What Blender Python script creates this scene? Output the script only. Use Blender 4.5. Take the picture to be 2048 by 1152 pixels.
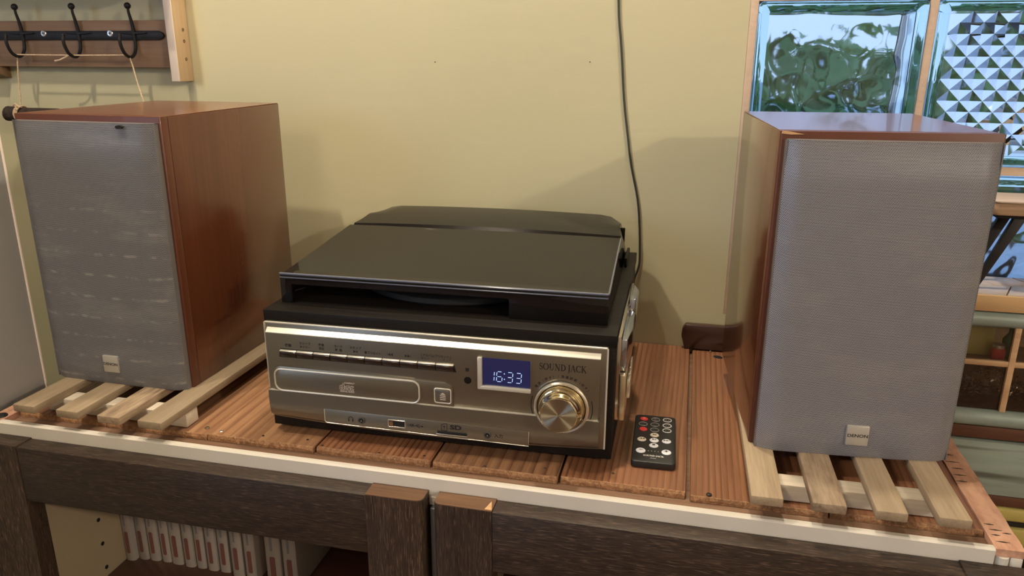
import bpy, bmesh, math, random
from mathutils import Vector, Matrix
random.seed(7)
PI = math.pi
for o in list(bpy.data.objects): bpy.data.objects.remove(o)
S = bpy.context.scene
COL = S.collection

# ------------------------------------------------------------------ camera
cam = bpy.data.cameras.new('camera')
camo = bpy.data.objects.new('camera', cam); COL.objects.link(camo)
yaw, pitch, roll = 0.2264, 0.2990, 0.0031
fw = Vector((-math.sin(yaw)*math.cos(pitch), math.cos(yaw)*math.cos(pitch), -math.sin(pitch)))
rt = Vector((math.cos(yaw), math.sin(yaw), 0)); up = rt.cross(fw)
c_, s_ = math.cos(roll), math.sin(roll)
r2, u2 = c_*rt + s_*up, -s_*rt + c_*up
m = Matrix((r2, u2, -fw)).transposed().to_4x4(); m.translation = Vector((0.2172, -1.0313, 0.3926))
camo.matrix_world = m
cam.sensor_width = 36; cam.lens = 1538.08/2048*36; cam.clip_start = 0.01; cam.clip_end = 200
S.camera = camo

# ------------------------------------------------------------------ view, world, lights
S.view_settings.view_transform = 'Standard'; S.view_settings.look = 'None'
S.view_settings.exposure = 0.0; S.view_settings.gamma = 1.0; S.view_settings.use_curve_mapping = False
W = bpy.data.worlds.new('sky'); S.world = W; W.use_nodes = True
nt = W.node_tree; bg = nt.nodes['Background']
tc = nt.nodes.new('ShaderNodeTexCoord'); sp = nt.nodes.new('ShaderNodeSeparateXYZ'); cr = nt.nodes.new('ShaderNodeValToRGB')
nt.links.new(tc.outputs['Generated'], sp.inputs[0]); nt.links.new(sp.outputs['Z'], cr.inputs[0]); nt.links.new(cr.outputs[0], bg.inputs[0])
cr.color_ramp.elements[0].color = (.50, .68, 1.0, 1); cr.color_ramp.elements[1].color = (.26, .46, .92, 1)
bg.inputs[1].default_value = 1.35

def lamp(name, kind, loc, energy, color, size=.1, target=None, sizey=None, spot=None):
    l = bpy.data.lights.new(name, kind); l.energy = energy; l.color = color
    if kind == 'AREA':
        l.size = size
        if sizey: l.shape = 'RECTANGLE'; l.size_y = sizey
    else: l.shadow_soft_size = size
    if spot: l.spot_size = math.radians(spot); l.spot_blend = .6
    o = bpy.data.objects.new(name, l); COL.objects.link(o); o.location = loc
    if target is not None: o.rotation_euler = (Vector(target)-Vector(loc)).to_track_quat('-Z', 'Y').to_euler()
    return o
WARM = (1.0, .86, .66); SOFT = (1.0, .88, .72)
lamp('ceiling_spot_left', 'SPOT', (-.52, -.72, 1.36), 31, WARM, .022, (-.35, -.1, .1), spot=120)
lamp('ceiling_spot_near_left', 'SPOT', (-.27, -.48, 1.37), 15, WARM, .030, (-.2, -.1, .1), spot=120)
lamp('ceiling_spot_middle', 'SPOT', (.10, -.11, 1.40), 40, WARM, .04, (.10, -.2, 0), spot=120)
lamp('ceiling_lamp_far', 'POINT', (2.40, -2.10, 1.29), 78, SOFT, .045)
lamp('ceiling_lamp_farther', 'POINT', (2.95, -2.95, 1.22), 23, SOFT, .09)
lamp('front_fill_lamp', 'POINT', (-.4, -2.2, 1.30), 20, SOFT, .15)  # unseen fill lamp, added to brighten faces turned to the room
lamp('cool_light_front_left', 'AREA', (-2.2, -3.4, .7), 23, (.50, .68, 1.0), 1.0, (-.2, -.2, .1), 1.5)  # unseen cool area light, put in for the bluish sheen on grille and lid

# ------------------------------------------------------------------ materials
def newmat(name):
    m = bpy.data.materials.new(name); m.use_nodes = True
    return m, m.node_tree, m.node_tree.nodes['Principled BSDF']
def plain(name, col, rough=.5, metal=0, coat=0, noise=0, nscale=30, bump=0, bscale=200, emit=None, es=1, **kw):
    m, t, b = newmat(name)
    b.inputs['Base Color'].default_value = (*col, 1); b.inputs['Roughness'].default_value = rough; b.inputs['Metallic'].default_value = metal
    b.inputs['Coat Weight'].default_value = coat
    if emit: b.inputs['Emission Color'].default_value = (*emit, 1); b.inputs['Emission Strength'].default_value = es
    if noise or bump:
        tcn = t.nodes.new('ShaderNodeTexCoord')
    if noise:
        n = t.nodes.new('ShaderNodeTexNoise'); n.inputs['Scale'].default_value = nscale; n.inputs['Detail'].default_value = 4
        r = t.nodes.new('ShaderNodeValToRGB')
        r.color_ramp.elements[0].position = .3; r.color_ramp.elements[1].position = .7
        r.color_ramp.elements[0].color = (*[c*(1-noise) for c in col], 1); r.color_ramp.elements[1].color = (*[min(1, c*(1+noise)) for c in col], 1)
        t.links.new(tcn.outputs['Object'], n.inputs['Vector']); t.links.new(n.outputs['Fac'], r.inputs[0]); t.links.new(r.outputs[0], b.inputs['Base Color'])
    if bump:
        n2 = t.nodes.new('ShaderNodeTexNoise'); n2.inputs['Scale'].default_value = bscale; n2.inputs['Detail'].default_value = 3
        bp = t.nodes.new('ShaderNodeBump'); bp.inputs['Strength'].default_value = bump; bp.inputs['Distance'].default_value = .001
        t.links.new(tcn.outputs['Object'], n2.inputs['Vector']); t.links.new(n2.outputs['Fac'], bp.inputs['Height']); t.links.new(bp.outputs[0], b.inputs['Normal'])
    for k, v in kw.items(): b.inputs[k.replace('_', ' ')].default_value = v
    return m
def wood(name, dark, mid, light, axis='X', fine=260, coarse=40, stretch=.03, rough=.5, mixf=.5, streak=0, streakcol=(0, 0, 0), rings=0, ringcol=None, coat=0, bump=.3, lo=.35, hi=.65, sat=None):
    m, t, b = newmat(name); N = t.nodes.new; L = t.links.new
    tcn = N('ShaderNodeTexCoord'); oi = N('ShaderNodeObjectInfo')
    add = N('ShaderNodeVectorMath'); add.operation = 'MULTIPLY_ADD'
    L(oi.outputs['Random'], add.inputs[0]); add.inputs[1].default_value = (3.7, 5.1, 7.3); L(tcn.outputs['Object'], add.inputs[2])
    mp = N('ShaderNodeMapping'); sc = [1, 1, 1]; sc['XYZ'.index(axis)] = stretch; mp.inputs['Scale'].default_value = sc
    L(add.outputs[0], mp.inputs['Vector'])
    n1 = N('ShaderNodeTexNoise'); n1.inputs['Scale'].default_value = fine; n1.inputs['Detail'].default_value = 3; n1.inputs['Roughness'].default_value = .6
    n2 = N('ShaderNodeTexNoise'); n2.inputs['Scale'].default_value = coarse; n2.inputs['Detail'].default_value = 2; n2.inputs['Distortion'].default_value = .4
    L(mp.outputs[0], n1.inputs['Vector']); L(mp.outputs[0], n2.inputs['Vector'])
    mx = N('ShaderNodeMix'); mx.data_type = 'FLOAT'; mx.inputs[0].default_value = mixf
    L(n1.outputs['Fac'], mx.inputs[2]); L(n2.outputs['Fac'], mx.inputs[3])
    r = N('ShaderNodeValToRGB'); e = r.color_ramp.elements
    e[0].position = lo; e[0].color = (*dark, 1); e[1].position = hi; e[1].color = (*light, 1); q = e.new((lo+hi)/2); q.color = (*mid, 1)
    L(mx.outputs[0], r.inputs[0]); out = r.outputs[0]
    if rings:
        mp2 = N('ShaderNodeMapping'); s2 = [1, 1, 1]; s2['XYZ'.index(axis)] = .10; mp2.inputs['Scale'].default_value = s2; L(add.outputs[0], mp2.inputs['Vector'])
        w = N('ShaderNodeTexWave'); w.wave_type = 'RINGS' if False else 'BANDS'; w.bands_direction = 'X' if axis != 'X' else 'Y'; w.wave_profile = 'SAW'
        w.inputs['Scale'].default_value = rings; w.inputs['Distortion'].default_value = 9; w.inputs['Detail'].default_value = 2.5; w.inputs['Detail Scale'].default_value = .28
        L(mp2.outputs[0], w.inputs['Vector'])
        rr = N('ShaderNodeValToRGB'); rr.color_ramp.elements[0].position = .45; rr.color_ramp.elements[0].color = (0, 0, 0, 1); rr.color_ramp.elements[1].position = 1; rr.color_ramp.elements[1].color = (1, 1, 1, 1)
        L(w.outputs['Fac'], rr.inputs[0])
        n4 = N('ShaderNodeTexNoise'); n4.inputs['Scale'].default_value = 14; L(mp.outputs[0], n4.inputs['Vector'])
        mlt = N('ShaderNodeMath'); mlt.operation = 'MULTIPLY'; mlt.use_clamp = True; n4b = N('ShaderNodeMapRange'); n4b.inputs['From Min'].default_value = .35; n4b.inputs['From Max'].default_value = .65; n4b.inputs['To Min'].default_value = .25; n4b.inputs['To Max'].default_value = 1.0; L(n4.outputs['Fac'], n4b.inputs[0]); L(rr.outputs[0], mlt.inputs[0]); L(n4b.outputs[0], mlt.inputs[1])
        mc = N('ShaderNodeMix'); mc.data_type = 'RGBA'; L(mlt.outputs[0], mc.inputs[0]); L(out, mc.inputs[6]); mc.inputs[7].default_value = (*ringcol, 1); out = mc.outputs[2]
    if streak:
        n3 = N('ShaderNodeTexNoise'); n3.inputs['Scale'].default_value = streak; n3.inputs['Detail'].default_value = 1; L(mp.outputs[0], n3.inputs['Vector'])
        r3 = N('ShaderNodeValToRGB'); r3.color_ramp.elements[0].position = .6; r3.color_ramp.elements[1].position = .70; L(n3.outputs['Fac'], r3.inputs[0])
        mc = N('ShaderNodeMix'); mc.data_type = 'RGBA'; L(r3.outputs[0], mc.inputs[0]); L(out, mc.inputs[6]); mc.inputs[7].default_value = (*streakcol, 1); out = mc.outputs[2]
    # slow tone drift from piece to piece
    hs = N('ShaderNodeHueSaturation'); ma = N('ShaderNodeMapRange'); ma.inputs['To Min'].default_value = .85; ma.inputs['To Max'].default_value = 1.15
    L(oi.outputs['Random'], ma.inputs[0]); L(ma.outputs[0], hs.inputs['Value']); L(out, hs.inputs['Color']); L(hs.outputs[0], b.inputs['Base Color'])
    b.inputs['Roughness'].default_value = rough; b.inputs['Coat Weight'].default_value = coat; b.inputs['Coat Roughness'].default_value = .12
    if bump:
        bp = N('ShaderNodeBump'); bp.inputs['Strength'].default_value = bump; bp.inputs['Distance'].default_value = .0006
        L(mx.outputs[0], bp.inputs['Height']); L(bp.outputs[0], b.inputs['Normal'])
    return m

M = {}
# yellow wall with a faint horizontal trowel relief
m, t, b = newmat('yellow_plaster'); tcn = t.nodes.new('ShaderNodeTexCoord')
mp = t.nodes.new('ShaderNodeMapping'); mp.inputs['Scale'].default_value = (.25, 1, 1); n = t.nodes.new('ShaderNodeTexNoise'); n.inputs['Scale'].default_value = 90; n.inputs['Detail'].default_value = 4
n2 = t.nodes.new('ShaderNodeTexNoise'); n2.inputs['Scale'].default_value = 4; r = t.nodes.new('ShaderNodeValToRGB')
r.color_ramp.elements[0].color = (.555, .52, .335, 1); r.color_ramp.elements[1].color = (.61, .57, .375, 1)
bp = t.nodes.new('ShaderNodeBump'); bp.inputs['Strength'].default_value = .25; bp.inputs['Distance'].default_value = .001
t.links.new(tcn.outputs['Object'], mp.inputs[0]); t.links.new(mp.outputs[0], n.inputs[0]); t.links.new(n.outputs['Fac'], bp.inputs['Height']); t.links.new(bp.outputs[0], b.inputs['Normal'])
t.links.new(tcn.outputs['Object'], n2.inputs[0]); t.links.new(n2.outputs['Fac'], r.inputs[0]); t.links.new(r.outputs[0], b.inputs['Base Color']); b.inputs['Roughness'].default_value = .6
M['wall'] = m
M['room'] = plain('room_paint', (.52, .46, .38), .8, noise=.06, nscale=3)
M['ceil'] = plain('ceiling_paint', (.62, .56, .46), .8, noise=.03, nscale=3)
M['grey'] = plain('grey_paint', (.36, .36, .35), .55, noise=.05, nscale=7, bump=.15, bscale=150)
M['floor'] = wood('floor_boards', (.10, .05, .028), (.15, .08, .045), (.20, .11, .06), 'X', 60, 10, .06, .4)
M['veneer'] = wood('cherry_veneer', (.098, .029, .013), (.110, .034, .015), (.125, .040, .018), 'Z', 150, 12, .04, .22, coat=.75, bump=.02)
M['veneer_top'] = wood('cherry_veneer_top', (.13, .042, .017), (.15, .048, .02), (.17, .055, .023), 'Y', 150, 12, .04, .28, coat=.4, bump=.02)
M['baffle'] = plain('cherry_lacquer', (.105, .030, .014), .42, coat=.08, noise=.1, nscale=20)
M['slat'] = wood('pale_slat_wood', (.24, .175, .11), (.32, .24, .155), (.39, .30, .20), 'Y', 420, 70, .05, .6, lo=.3, hi=.7)
M['slat_dark'] = wood('figured_slat_wood', (.17, .115, .075), (.28, .20, .13), (.38, .285, .19), 'Y', 300, 90, .12, .6, lo=.35, hi=.62)
M['bar'] = wood('white_crossbar_wood', (.52, .45, .36), (.58, .51, .41), (.64, .57, .46), 'X', 300, 60, .05, .6)
M['plank'] = wood('pine_plank', (.20, .085, .042), (.28, .125, .062), (.35, .17, .085), 'Y', 300, 30, .03, .42, rings=48, ringcol=(.075, .022, .010), coat=.15, bump=.25)
M['plank_fine'] = wood('fine_grained_plank', (.22, .105, .055), (.30, .155, .08), (.38, .21, .11), 'Y', 500, 90, .03, .45, rings=26, ringcol=(.11, .04, .02), coat=.1, bump=.25)
M['endgrain'] = wood('end_grain', (.17, .08, .035), (.28, .14, .065), (.44, .25, .12), 'Z', 900, 300, .9, .8, bump=.35)
M['under'] = wood('underlay_board', (.16, .085, .05), (.23, .13, .08), (.30, .19, .12), 'X', 260, 60, .03, .6)
M['bark'] = wood('pink_rough_board', (.34, .17, .11), (.50, .28, .19), (.60, .36, .25), 'Y', 160, 40, .35, .8, bump=1.0)
M['whitetrim'] = plain('white_lacquer_trim', (.70, .655, .58), .35, noise=.03, nscale=25)
M['cream'] = plain('cream_carcass', (.36, .29, .19), .5, noise=.04, nscale=10)
M['door_h'] = wood('dark_oak_rail', (.014, .008, .0055), (.031, .019, .012), (.066, .041, .027), 'X', 800, 110, .07, .5, mixf=.3, streak=1100, streakcol=(.10, .062, .042), bump=.5, lo=.33, hi=.70)
M['door_v'] = wood('dark_oak_stile', (.016, .009, .006), (.038, .023, .014), (.08, .050, .032), 'Z', 800, 110, .07, .5, mixf=.3, streak=1100, streakcol=(.12, .075, .05), bump=.5, lo=.33, hi=.70)
M['door_edge'] = wood('brown_edge_band', (.09, .042, .020), (.14, .07, .034), (.19, .10, .05), 'X', 260, 60, .04, .45, bump=.3)
M['chip'] = wood('bare_wood_chip', (.55, .33, .16), (.62, .38, .19), (.68, .44, .24), 'X', 200, 40, .1, .7)
M['redbrown'] = wood('red_brown_shelf', (.07, .025, .014), (.10, .036, .02), (.14, .05, .028), 'X', 120, 20, .05, .3, coat=.4)
M['gasket'] = plain('grey_metal_strip', (.16, .16, .17), .4, .5)
M['black'] = plain('black_vinyl', (.009, .007, .006), .5, noise=.15, nscale=60, bump=.4, bscale=500)
M['blackwood'] = wood('black_wood_vinyl', (.004, .0035, .003), (.008, .006, .005), (.014, .011, .009), 'X', 300, 60, .04, .50, bump=.3)
M['blackgloss'] = plain('black_gloss', (.008, .008, .009), .12)
for k_ in ('black', 'blackwood'): M[k_].node_tree.nodes['Principled BSDF'].inputs['Specular IOR Level'].default_value = .22
M['platter'] = plain('black_rubber', (.012, .012, .012), .6)
M['champ'] = plain('champagne_metal', (.27, .245, .195), .32, .85, bump=.06, bscale=900)
M['edge_lit'] = plain('lit_metal_edge', (.72, .69, .60), .28, .45)  # light caught on metal edges, put into a paler base colour
M['champ_l'] = plain('champagne_edge', (.80, .76, .68), .22, .8)
M['keydark'] = plain('dark_key_reflection', (.030, .018, .013), .2, .1)  # dark reflection on the mirrored key fronts, put into the base colour
M['chrome'] = plain('chrome', (.85, .82, .76), .10, 1)
M['keychrome'] = plain('key_chrome', (.55, .50, .44), .13, 1)
M['reflectchrome'] = plain('blue_reflection_chrome', (.42, .46, .56), .12, 1)  # blue of the window's reflection put into the chrome colour
M['gold'] = plain('pale_gold_plastic', (.72, .62, .44), .26, .85)
M['ink'] = plain('black_ink', (.012, .011, .012), .6)
M['inkgrey'] = plain('grey_ink', (.06, .05, .045), .6)
M['whiteink'] = plain('white_ink', (.7, .68, .64), .6)
M['palelogo'] = plain('pale_logo_print', (.62, .55, .46), .4)
M['hole'] = plain('dark_hole', (.004, .004, .004), .7)
M['brass'] = plain('brass_contact', (.5, .3, .15), .3, 1)
M['lcd'] = plain('blue_lcd', (.01, .012, .05), .15, emit=(.010, .010, .040), es=1.0)
M['lcdseg'] = plain('lcd_segment', (.3, .4, .7), .4, emit=(.45, .62, 1.0), es=1.0)
M['badge'] = plain('silver_badge', (.62, .60, .56), .32, .6, bump=.15, bscale=600)
M['iron'] = plain('black_iron', (.012, .011, .013), .55, .1, noise=.2, nscale=40)
M['screw'] = plain('bright_screw', (.66, .66, .64), .28, .9)
M['darkscrew'] = plain('dull_screw', (.16, .12, .09), .4, .8)
M['rackwood'] = wood('greyish_rack_board', (.24, .145, .085), (.31, .19, .115), (.38, .24, .15), 'X', 150, 30, .05, .6, lo=.3, hi=.7)
M['postwood'] = wood('pale_post_wood', (.50, .34, .19), (.58, .41, .24), (.64, .47, .29), 'Z', 150, 30, .05, .55, lo=.3, hi=.7)
M['postwhite'] = plain('white_post_paint', (.74, .64, .56), .6, noise=.05, nscale=15)
M['twine'] = plain('cotton_twine', (.62, .47, .31), .9, noise=.2, nscale=400)
M['branch'] = plain('dark_bark', (.035, .022, .016), .9, noise=.6, nscale=150, bump=1.5, bscale=250)
M['cable'] = plain('black_cable', (.035, .04, .035), .5)
M['brownblock'] = wood('dark_lacquered_wood', (.030, .010, .007), (.042, .015, .010), (.06, .022, .014), 'X', 80, 15, .05, .3, coat=.5)
M['mortar'] = plain('peach_mortar', (.62, .47, .36), .8, noise=.08, nscale=40, bump=.5, bscale=200)
M['remote'] = plain('black_remote_plastic', (.014, .013, .013), .45)
M['red'] = plain('red_button', (.55, .03, .03), .45)
M['creambtn'] = plain('cream_button', (.60, .53, .42), .5)
M['whitebtn'] = plain('white_button', (.78, .78, .82), .5)
M['ring'] = plain('grey_button_ring', (.26, .24, .22), .5)
M['book'] = plain('white_book_cover', (.36, .32, .29), .5, noise=.04, nscale=20)
M['pages'] = plain('book_pages', (.60, .54, .44), .8)
M['bookred'] = plain('book_red_print', (.20, .08, .07), .6)
M['booktext'] = plain('book_grey_print', (.2, .2, .22), .6)
M['darkred'] = plain('dark_red_cloth_cover', (.22, .012, .012), .6, noise=.1, nscale=60)
M['teal'] = wood('worn_teal_paint', (.26, .32, .28), (.33, .41, .37), (.38, .47, .43), 'X', 120, 22, .08, .6, streak=60, streakcol=(.13, .14, .12), bump=.3, lo=.3, hi=.7)
M['redwood'] = wood('red_brown_rail_wood', (.10, .04, .024), (.14, .06, .035), (.18, .085, .05), 'X', 120, 30, .06, .45)
M['tealrail'] = plain('glossy_teal_rail', (.28, .35, .32), .35, noise=.14, nscale=22)
M['muntin'] = wood('pale_muntin_wood', (.48, .30, .17), (.58, .38, .22), (.64, .44, .27), 'X', 160, 30, .06, .5)
M['sillwood'] = wood('honey_edge_wood', (.62, .40, .20), (.68, .46, .24), (.74, .52, .29), 'X', 150, 25, .04, .45, lo=.3, hi=.7)
M['yellow'] = plain('yellow_drawer_paint', (.50, .42, .13), .5, noise=.12, nscale=14)
M['tile'] = wood('weathered_tile', (.40, .33, .28), (.50, .42, .37), (.58, .52, .47), 'X', 60, 20, .3, .4)
M['stoolwood'] = wood('rough_stool_wood', (.22, .14, .08), (.36, .24, .15), (.46, .33, .22), 'X', 200, 50, .05, .6, bump=.8)
M['stooltop'] = wood('pale_stool_top', (.48, .38, .32), (.58, .47, .40), (.66, .55, .47), 'X', 100, 25, .05, .4)
M['leaf'] = plain('green_leaf', (.15, .30, .09), .5, noise=.5, nscale=3)
M['paving'] = plain('pale_paving', (.42, .46, .48), .8, noise=.15, nscale=3)
def glass(name, col, rough=0.0):
    m, t, b = newmat(name)
    b.inputs['Base Color'].default_value = (*col, 1); b.inputs['Transmission Weight'].default_value = 1; b.inputs['Roughness'].default_value = rough; b.inputs['IOR'].default_value = 1.45
    return m
M['glass'] = glass('clear_block_glass', (.93, .97, .98))
M['glassrear'] = glass('slightly_frosted_glass', (.93, .97, 1.0), .05)
M['glassedge'] = glass('green_edge_glass', (.64, .82, .84), .02)
M['pane'] = glass('old_window_pane', (.9, .92, .9))
M['darkpane'] = glass('textured_dark_pane', (.55, .50, .48), .03)
_n = M['darkpane'].node_tree; tn = _n.nodes.new('ShaderNodeTexNoise'); tn.inputs['Scale'].default_value = 90; bpn = _n.nodes.new('ShaderNodeBump'); bpn.inputs['Strength'].default_value = .9; bpn.inputs['Distance'].default_value = .003
tcn = _n.nodes.new('ShaderNodeTexCoord'); _n.links.new(tcn.outputs['Object'], tn.inputs[0]); _n.links.new(tn.outputs['Fac'], bpn.inputs['Height']); _n.links.new(bpn.outputs[0], _n.nodes['Principled BSDF'].inputs['Normal'])
# smoked acrylic: glossy surface over tinted see-through
m, t, b = newmat('smoked_acrylic'); b.inputs['Base Color'].default_value = (.012, .010, .010, 1); b.inputs['Roughness'].default_value = .05; b.inputs['IOR'].default_value = 1.6
b.inputs['Specular IOR Level'].default_value = .7
tr = t.nodes.new('ShaderNodeBsdfTransparent'); tr.inputs[0].default_value = (.30, .28, .30, 1); mixs = t.nodes.new('ShaderNodeMixShader'); mixs.inputs[0].default_value = .62
t.links.new(tr.outputs[0], mixs.inputs[1]); t.links.new(b.outputs[0], mixs.inputs[2]); t.links.new(mixs.outputs[0], t.nodes['Material Output'].inputs['Surface'])
M['smoke'] = m
M['smokerim'] = plain('acrylic_rim_highlight', (.11, .12, .17), .12, 0, coat=.5)  # bluish highlight along the acrylic edge put into the rim colour
# brushed turned metal for the knob face
m, t, b = newmat('turned_metal'); b.inputs['Base Color'].default_value = (.50, .45, .33, 1); b.inputs['Metallic'].default_value = 1; b.inputs['Roughness'].default_value = .36; b.inputs['Anisotropic'].default_value = .96
tg = t.nodes.new('ShaderNodeTangent'); tg.direction_type = 'RADIAL'; tg.axis = 'Y'; t.links.new(tg.outputs[0], b.inputs['Tangent'])
M['turned'] = m
# perforated metal grille: staggered round holes
def grille_mat(name, stain, base=.50, rows=0):
    m, t, b = newmat(name); N = t.nodes.new; L = t.links.new
    tcn = N('ShaderNodeTexCoord'); se = N('ShaderNodeSeparateXYZ'); L(tcn.outputs['Object'], se.inputs[0])
    p = .00128; q = p*math.sqrt(3)
    def mth(op, a, bb=None):
        n = N('ShaderNodeMath'); n.operation = op
        for i, v in enumerate((a, bb)):
            if v is None: continue
            if isinstance(v, (int, float)): n.inputs[i].default_value = v
            else: L(v, n.inputs[i])
        return n.outputs[0]
    def lattice(off):
        u = mth('SUBTRACT', mth('FRACT', mth('ADD', mth('DIVIDE', se.outputs['X'], p), off+200)), .5)
        v = mth('MULTIPLY', mth('SUBTRACT', mth('FRACT', mth('ADD', mth('DIVIDE', se.outputs['Z'], q), off+200)), .5), math.sqrt(3))
        return mth('SQRT', mth('ADD', mth('MULTIPLY', u, u), mth('MULTIPLY', v, v)))
    d = mth('MINIMUM', lattice(0), lattice(.5))
    mr = N('ShaderNodeMapRange'); mr.inputs['From Min'].default_value = .30; mr.inputs['From Max'].default_value = .41; L(d, mr.inputs[0])
    n = N('ShaderNodeTexNoise'); n.inputs['Scale'].default_value = 9; n.inputs['Detail'].default_value = 8; n.inputs['Roughness'].default_value = .7
    mp = N('ShaderNodeMapping'); mp.inputs['Scale'].default_value = (.7, 1, 3.2); L(tcn.outputs['Object'], mp.inputs[0]); L(mp.outputs[0], n.inputs[0])
    r = N('ShaderNodeValToRGB'); r.color_ramp.elements[0].position = .50; r.color_ramp.elements[1].position = .78; L(n.outputs['Fac'], r.inputs[0])
    r.color_ramp.elements[0].color = (base*.97, base*.99, base*1.12, 1); r.color_ramp.elements[1].color = (*([base+stain]*3), 1)
    dirt = r.outputs[0]
    if rows:
        wob = N('ShaderNodeTexNoise'); wob.inputs['Scale'].default_value = 25; L(tcn.outputs['Object'], wob.inputs[0])
        fz = mth('FRACT', mth('ADD', mth('DIVIDE', se.outputs['Z'], .0245), mth('MULTIPLY', wob.outputs['Fac'], .35)))
        ln = N('ShaderNodeMapRange'); ln.inputs['From Min'].default_value = .09; ln.inputs['From Max'].default_value = .02; L(mth('ABSOLUTE', mth('SUBTRACT', fz, .5)), ln.inputs[0])
        bk = N('ShaderNodeTexNoise'); bk.inputs['Scale'].default_value = 70; bk.inputs['Detail'].default_value = 3; L(tcn.outputs['Object'], bk.inputs[0])
        bm_ = N('ShaderNodeMapRange'); bm_.inputs['From Min'].default_value = .48; bm_.inputs['From Max'].default_value = .62; L(bk.outputs['Fac'], bm_.inputs[0])
        low_ = N('ShaderNodeMapRange'); low_.inputs['From Min'].default_value = .24; low_.inputs['From Max'].default_value = .16; L(se.outputs['Z'], low_.inputs[0])
        f_ = mth('MULTIPLY', mth('MULTIPLY', ln.outputs[0], bm_.outputs[0]), mth('MULTIPLY', low_.outputs[0], .5))
        md = N('ShaderNodeMix'); md.data_type = 'RGBA'; L(f_, md.inputs[0]); L(dirt, md.inputs[6]); md.inputs[7].default_value = (.85, .84, .82, 1); dirt = md.outputs[2]
    mc = N('ShaderNodeMix'); mc.data_type = 'RGBA'; L(mr.outputs[0], mc.inputs[0]); mc.inputs[6].default_value = (.018, .017, .018, 1); L(dirt, mc.inputs[7])
    L(mc.outputs[2], b.inputs['Base Color']); mm = mth('MULTIPLY', mr.outputs[0], .45); L(mm, b.inputs['Metallic']); b.inputs['Roughness'].default_value = .42
    bp = N('ShaderNodeBump'); bp.inputs['Strength'].default_value = .6; bp.inputs['Distance'].default_value = .0005; L(mr.outputs[0], bp.inputs['Height']); L(bp.outputs[0], b.inputs['Normal'])
    return m
M['grillerim'] = plain('grille_rim', (.20, .19, .19), .45, .3)
M['grille_r'] = grille_mat('perforated_grille', .12)
M['grille_l'] = grille_mat('dusty_perforated_grille', .20, .34, 1)

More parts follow.
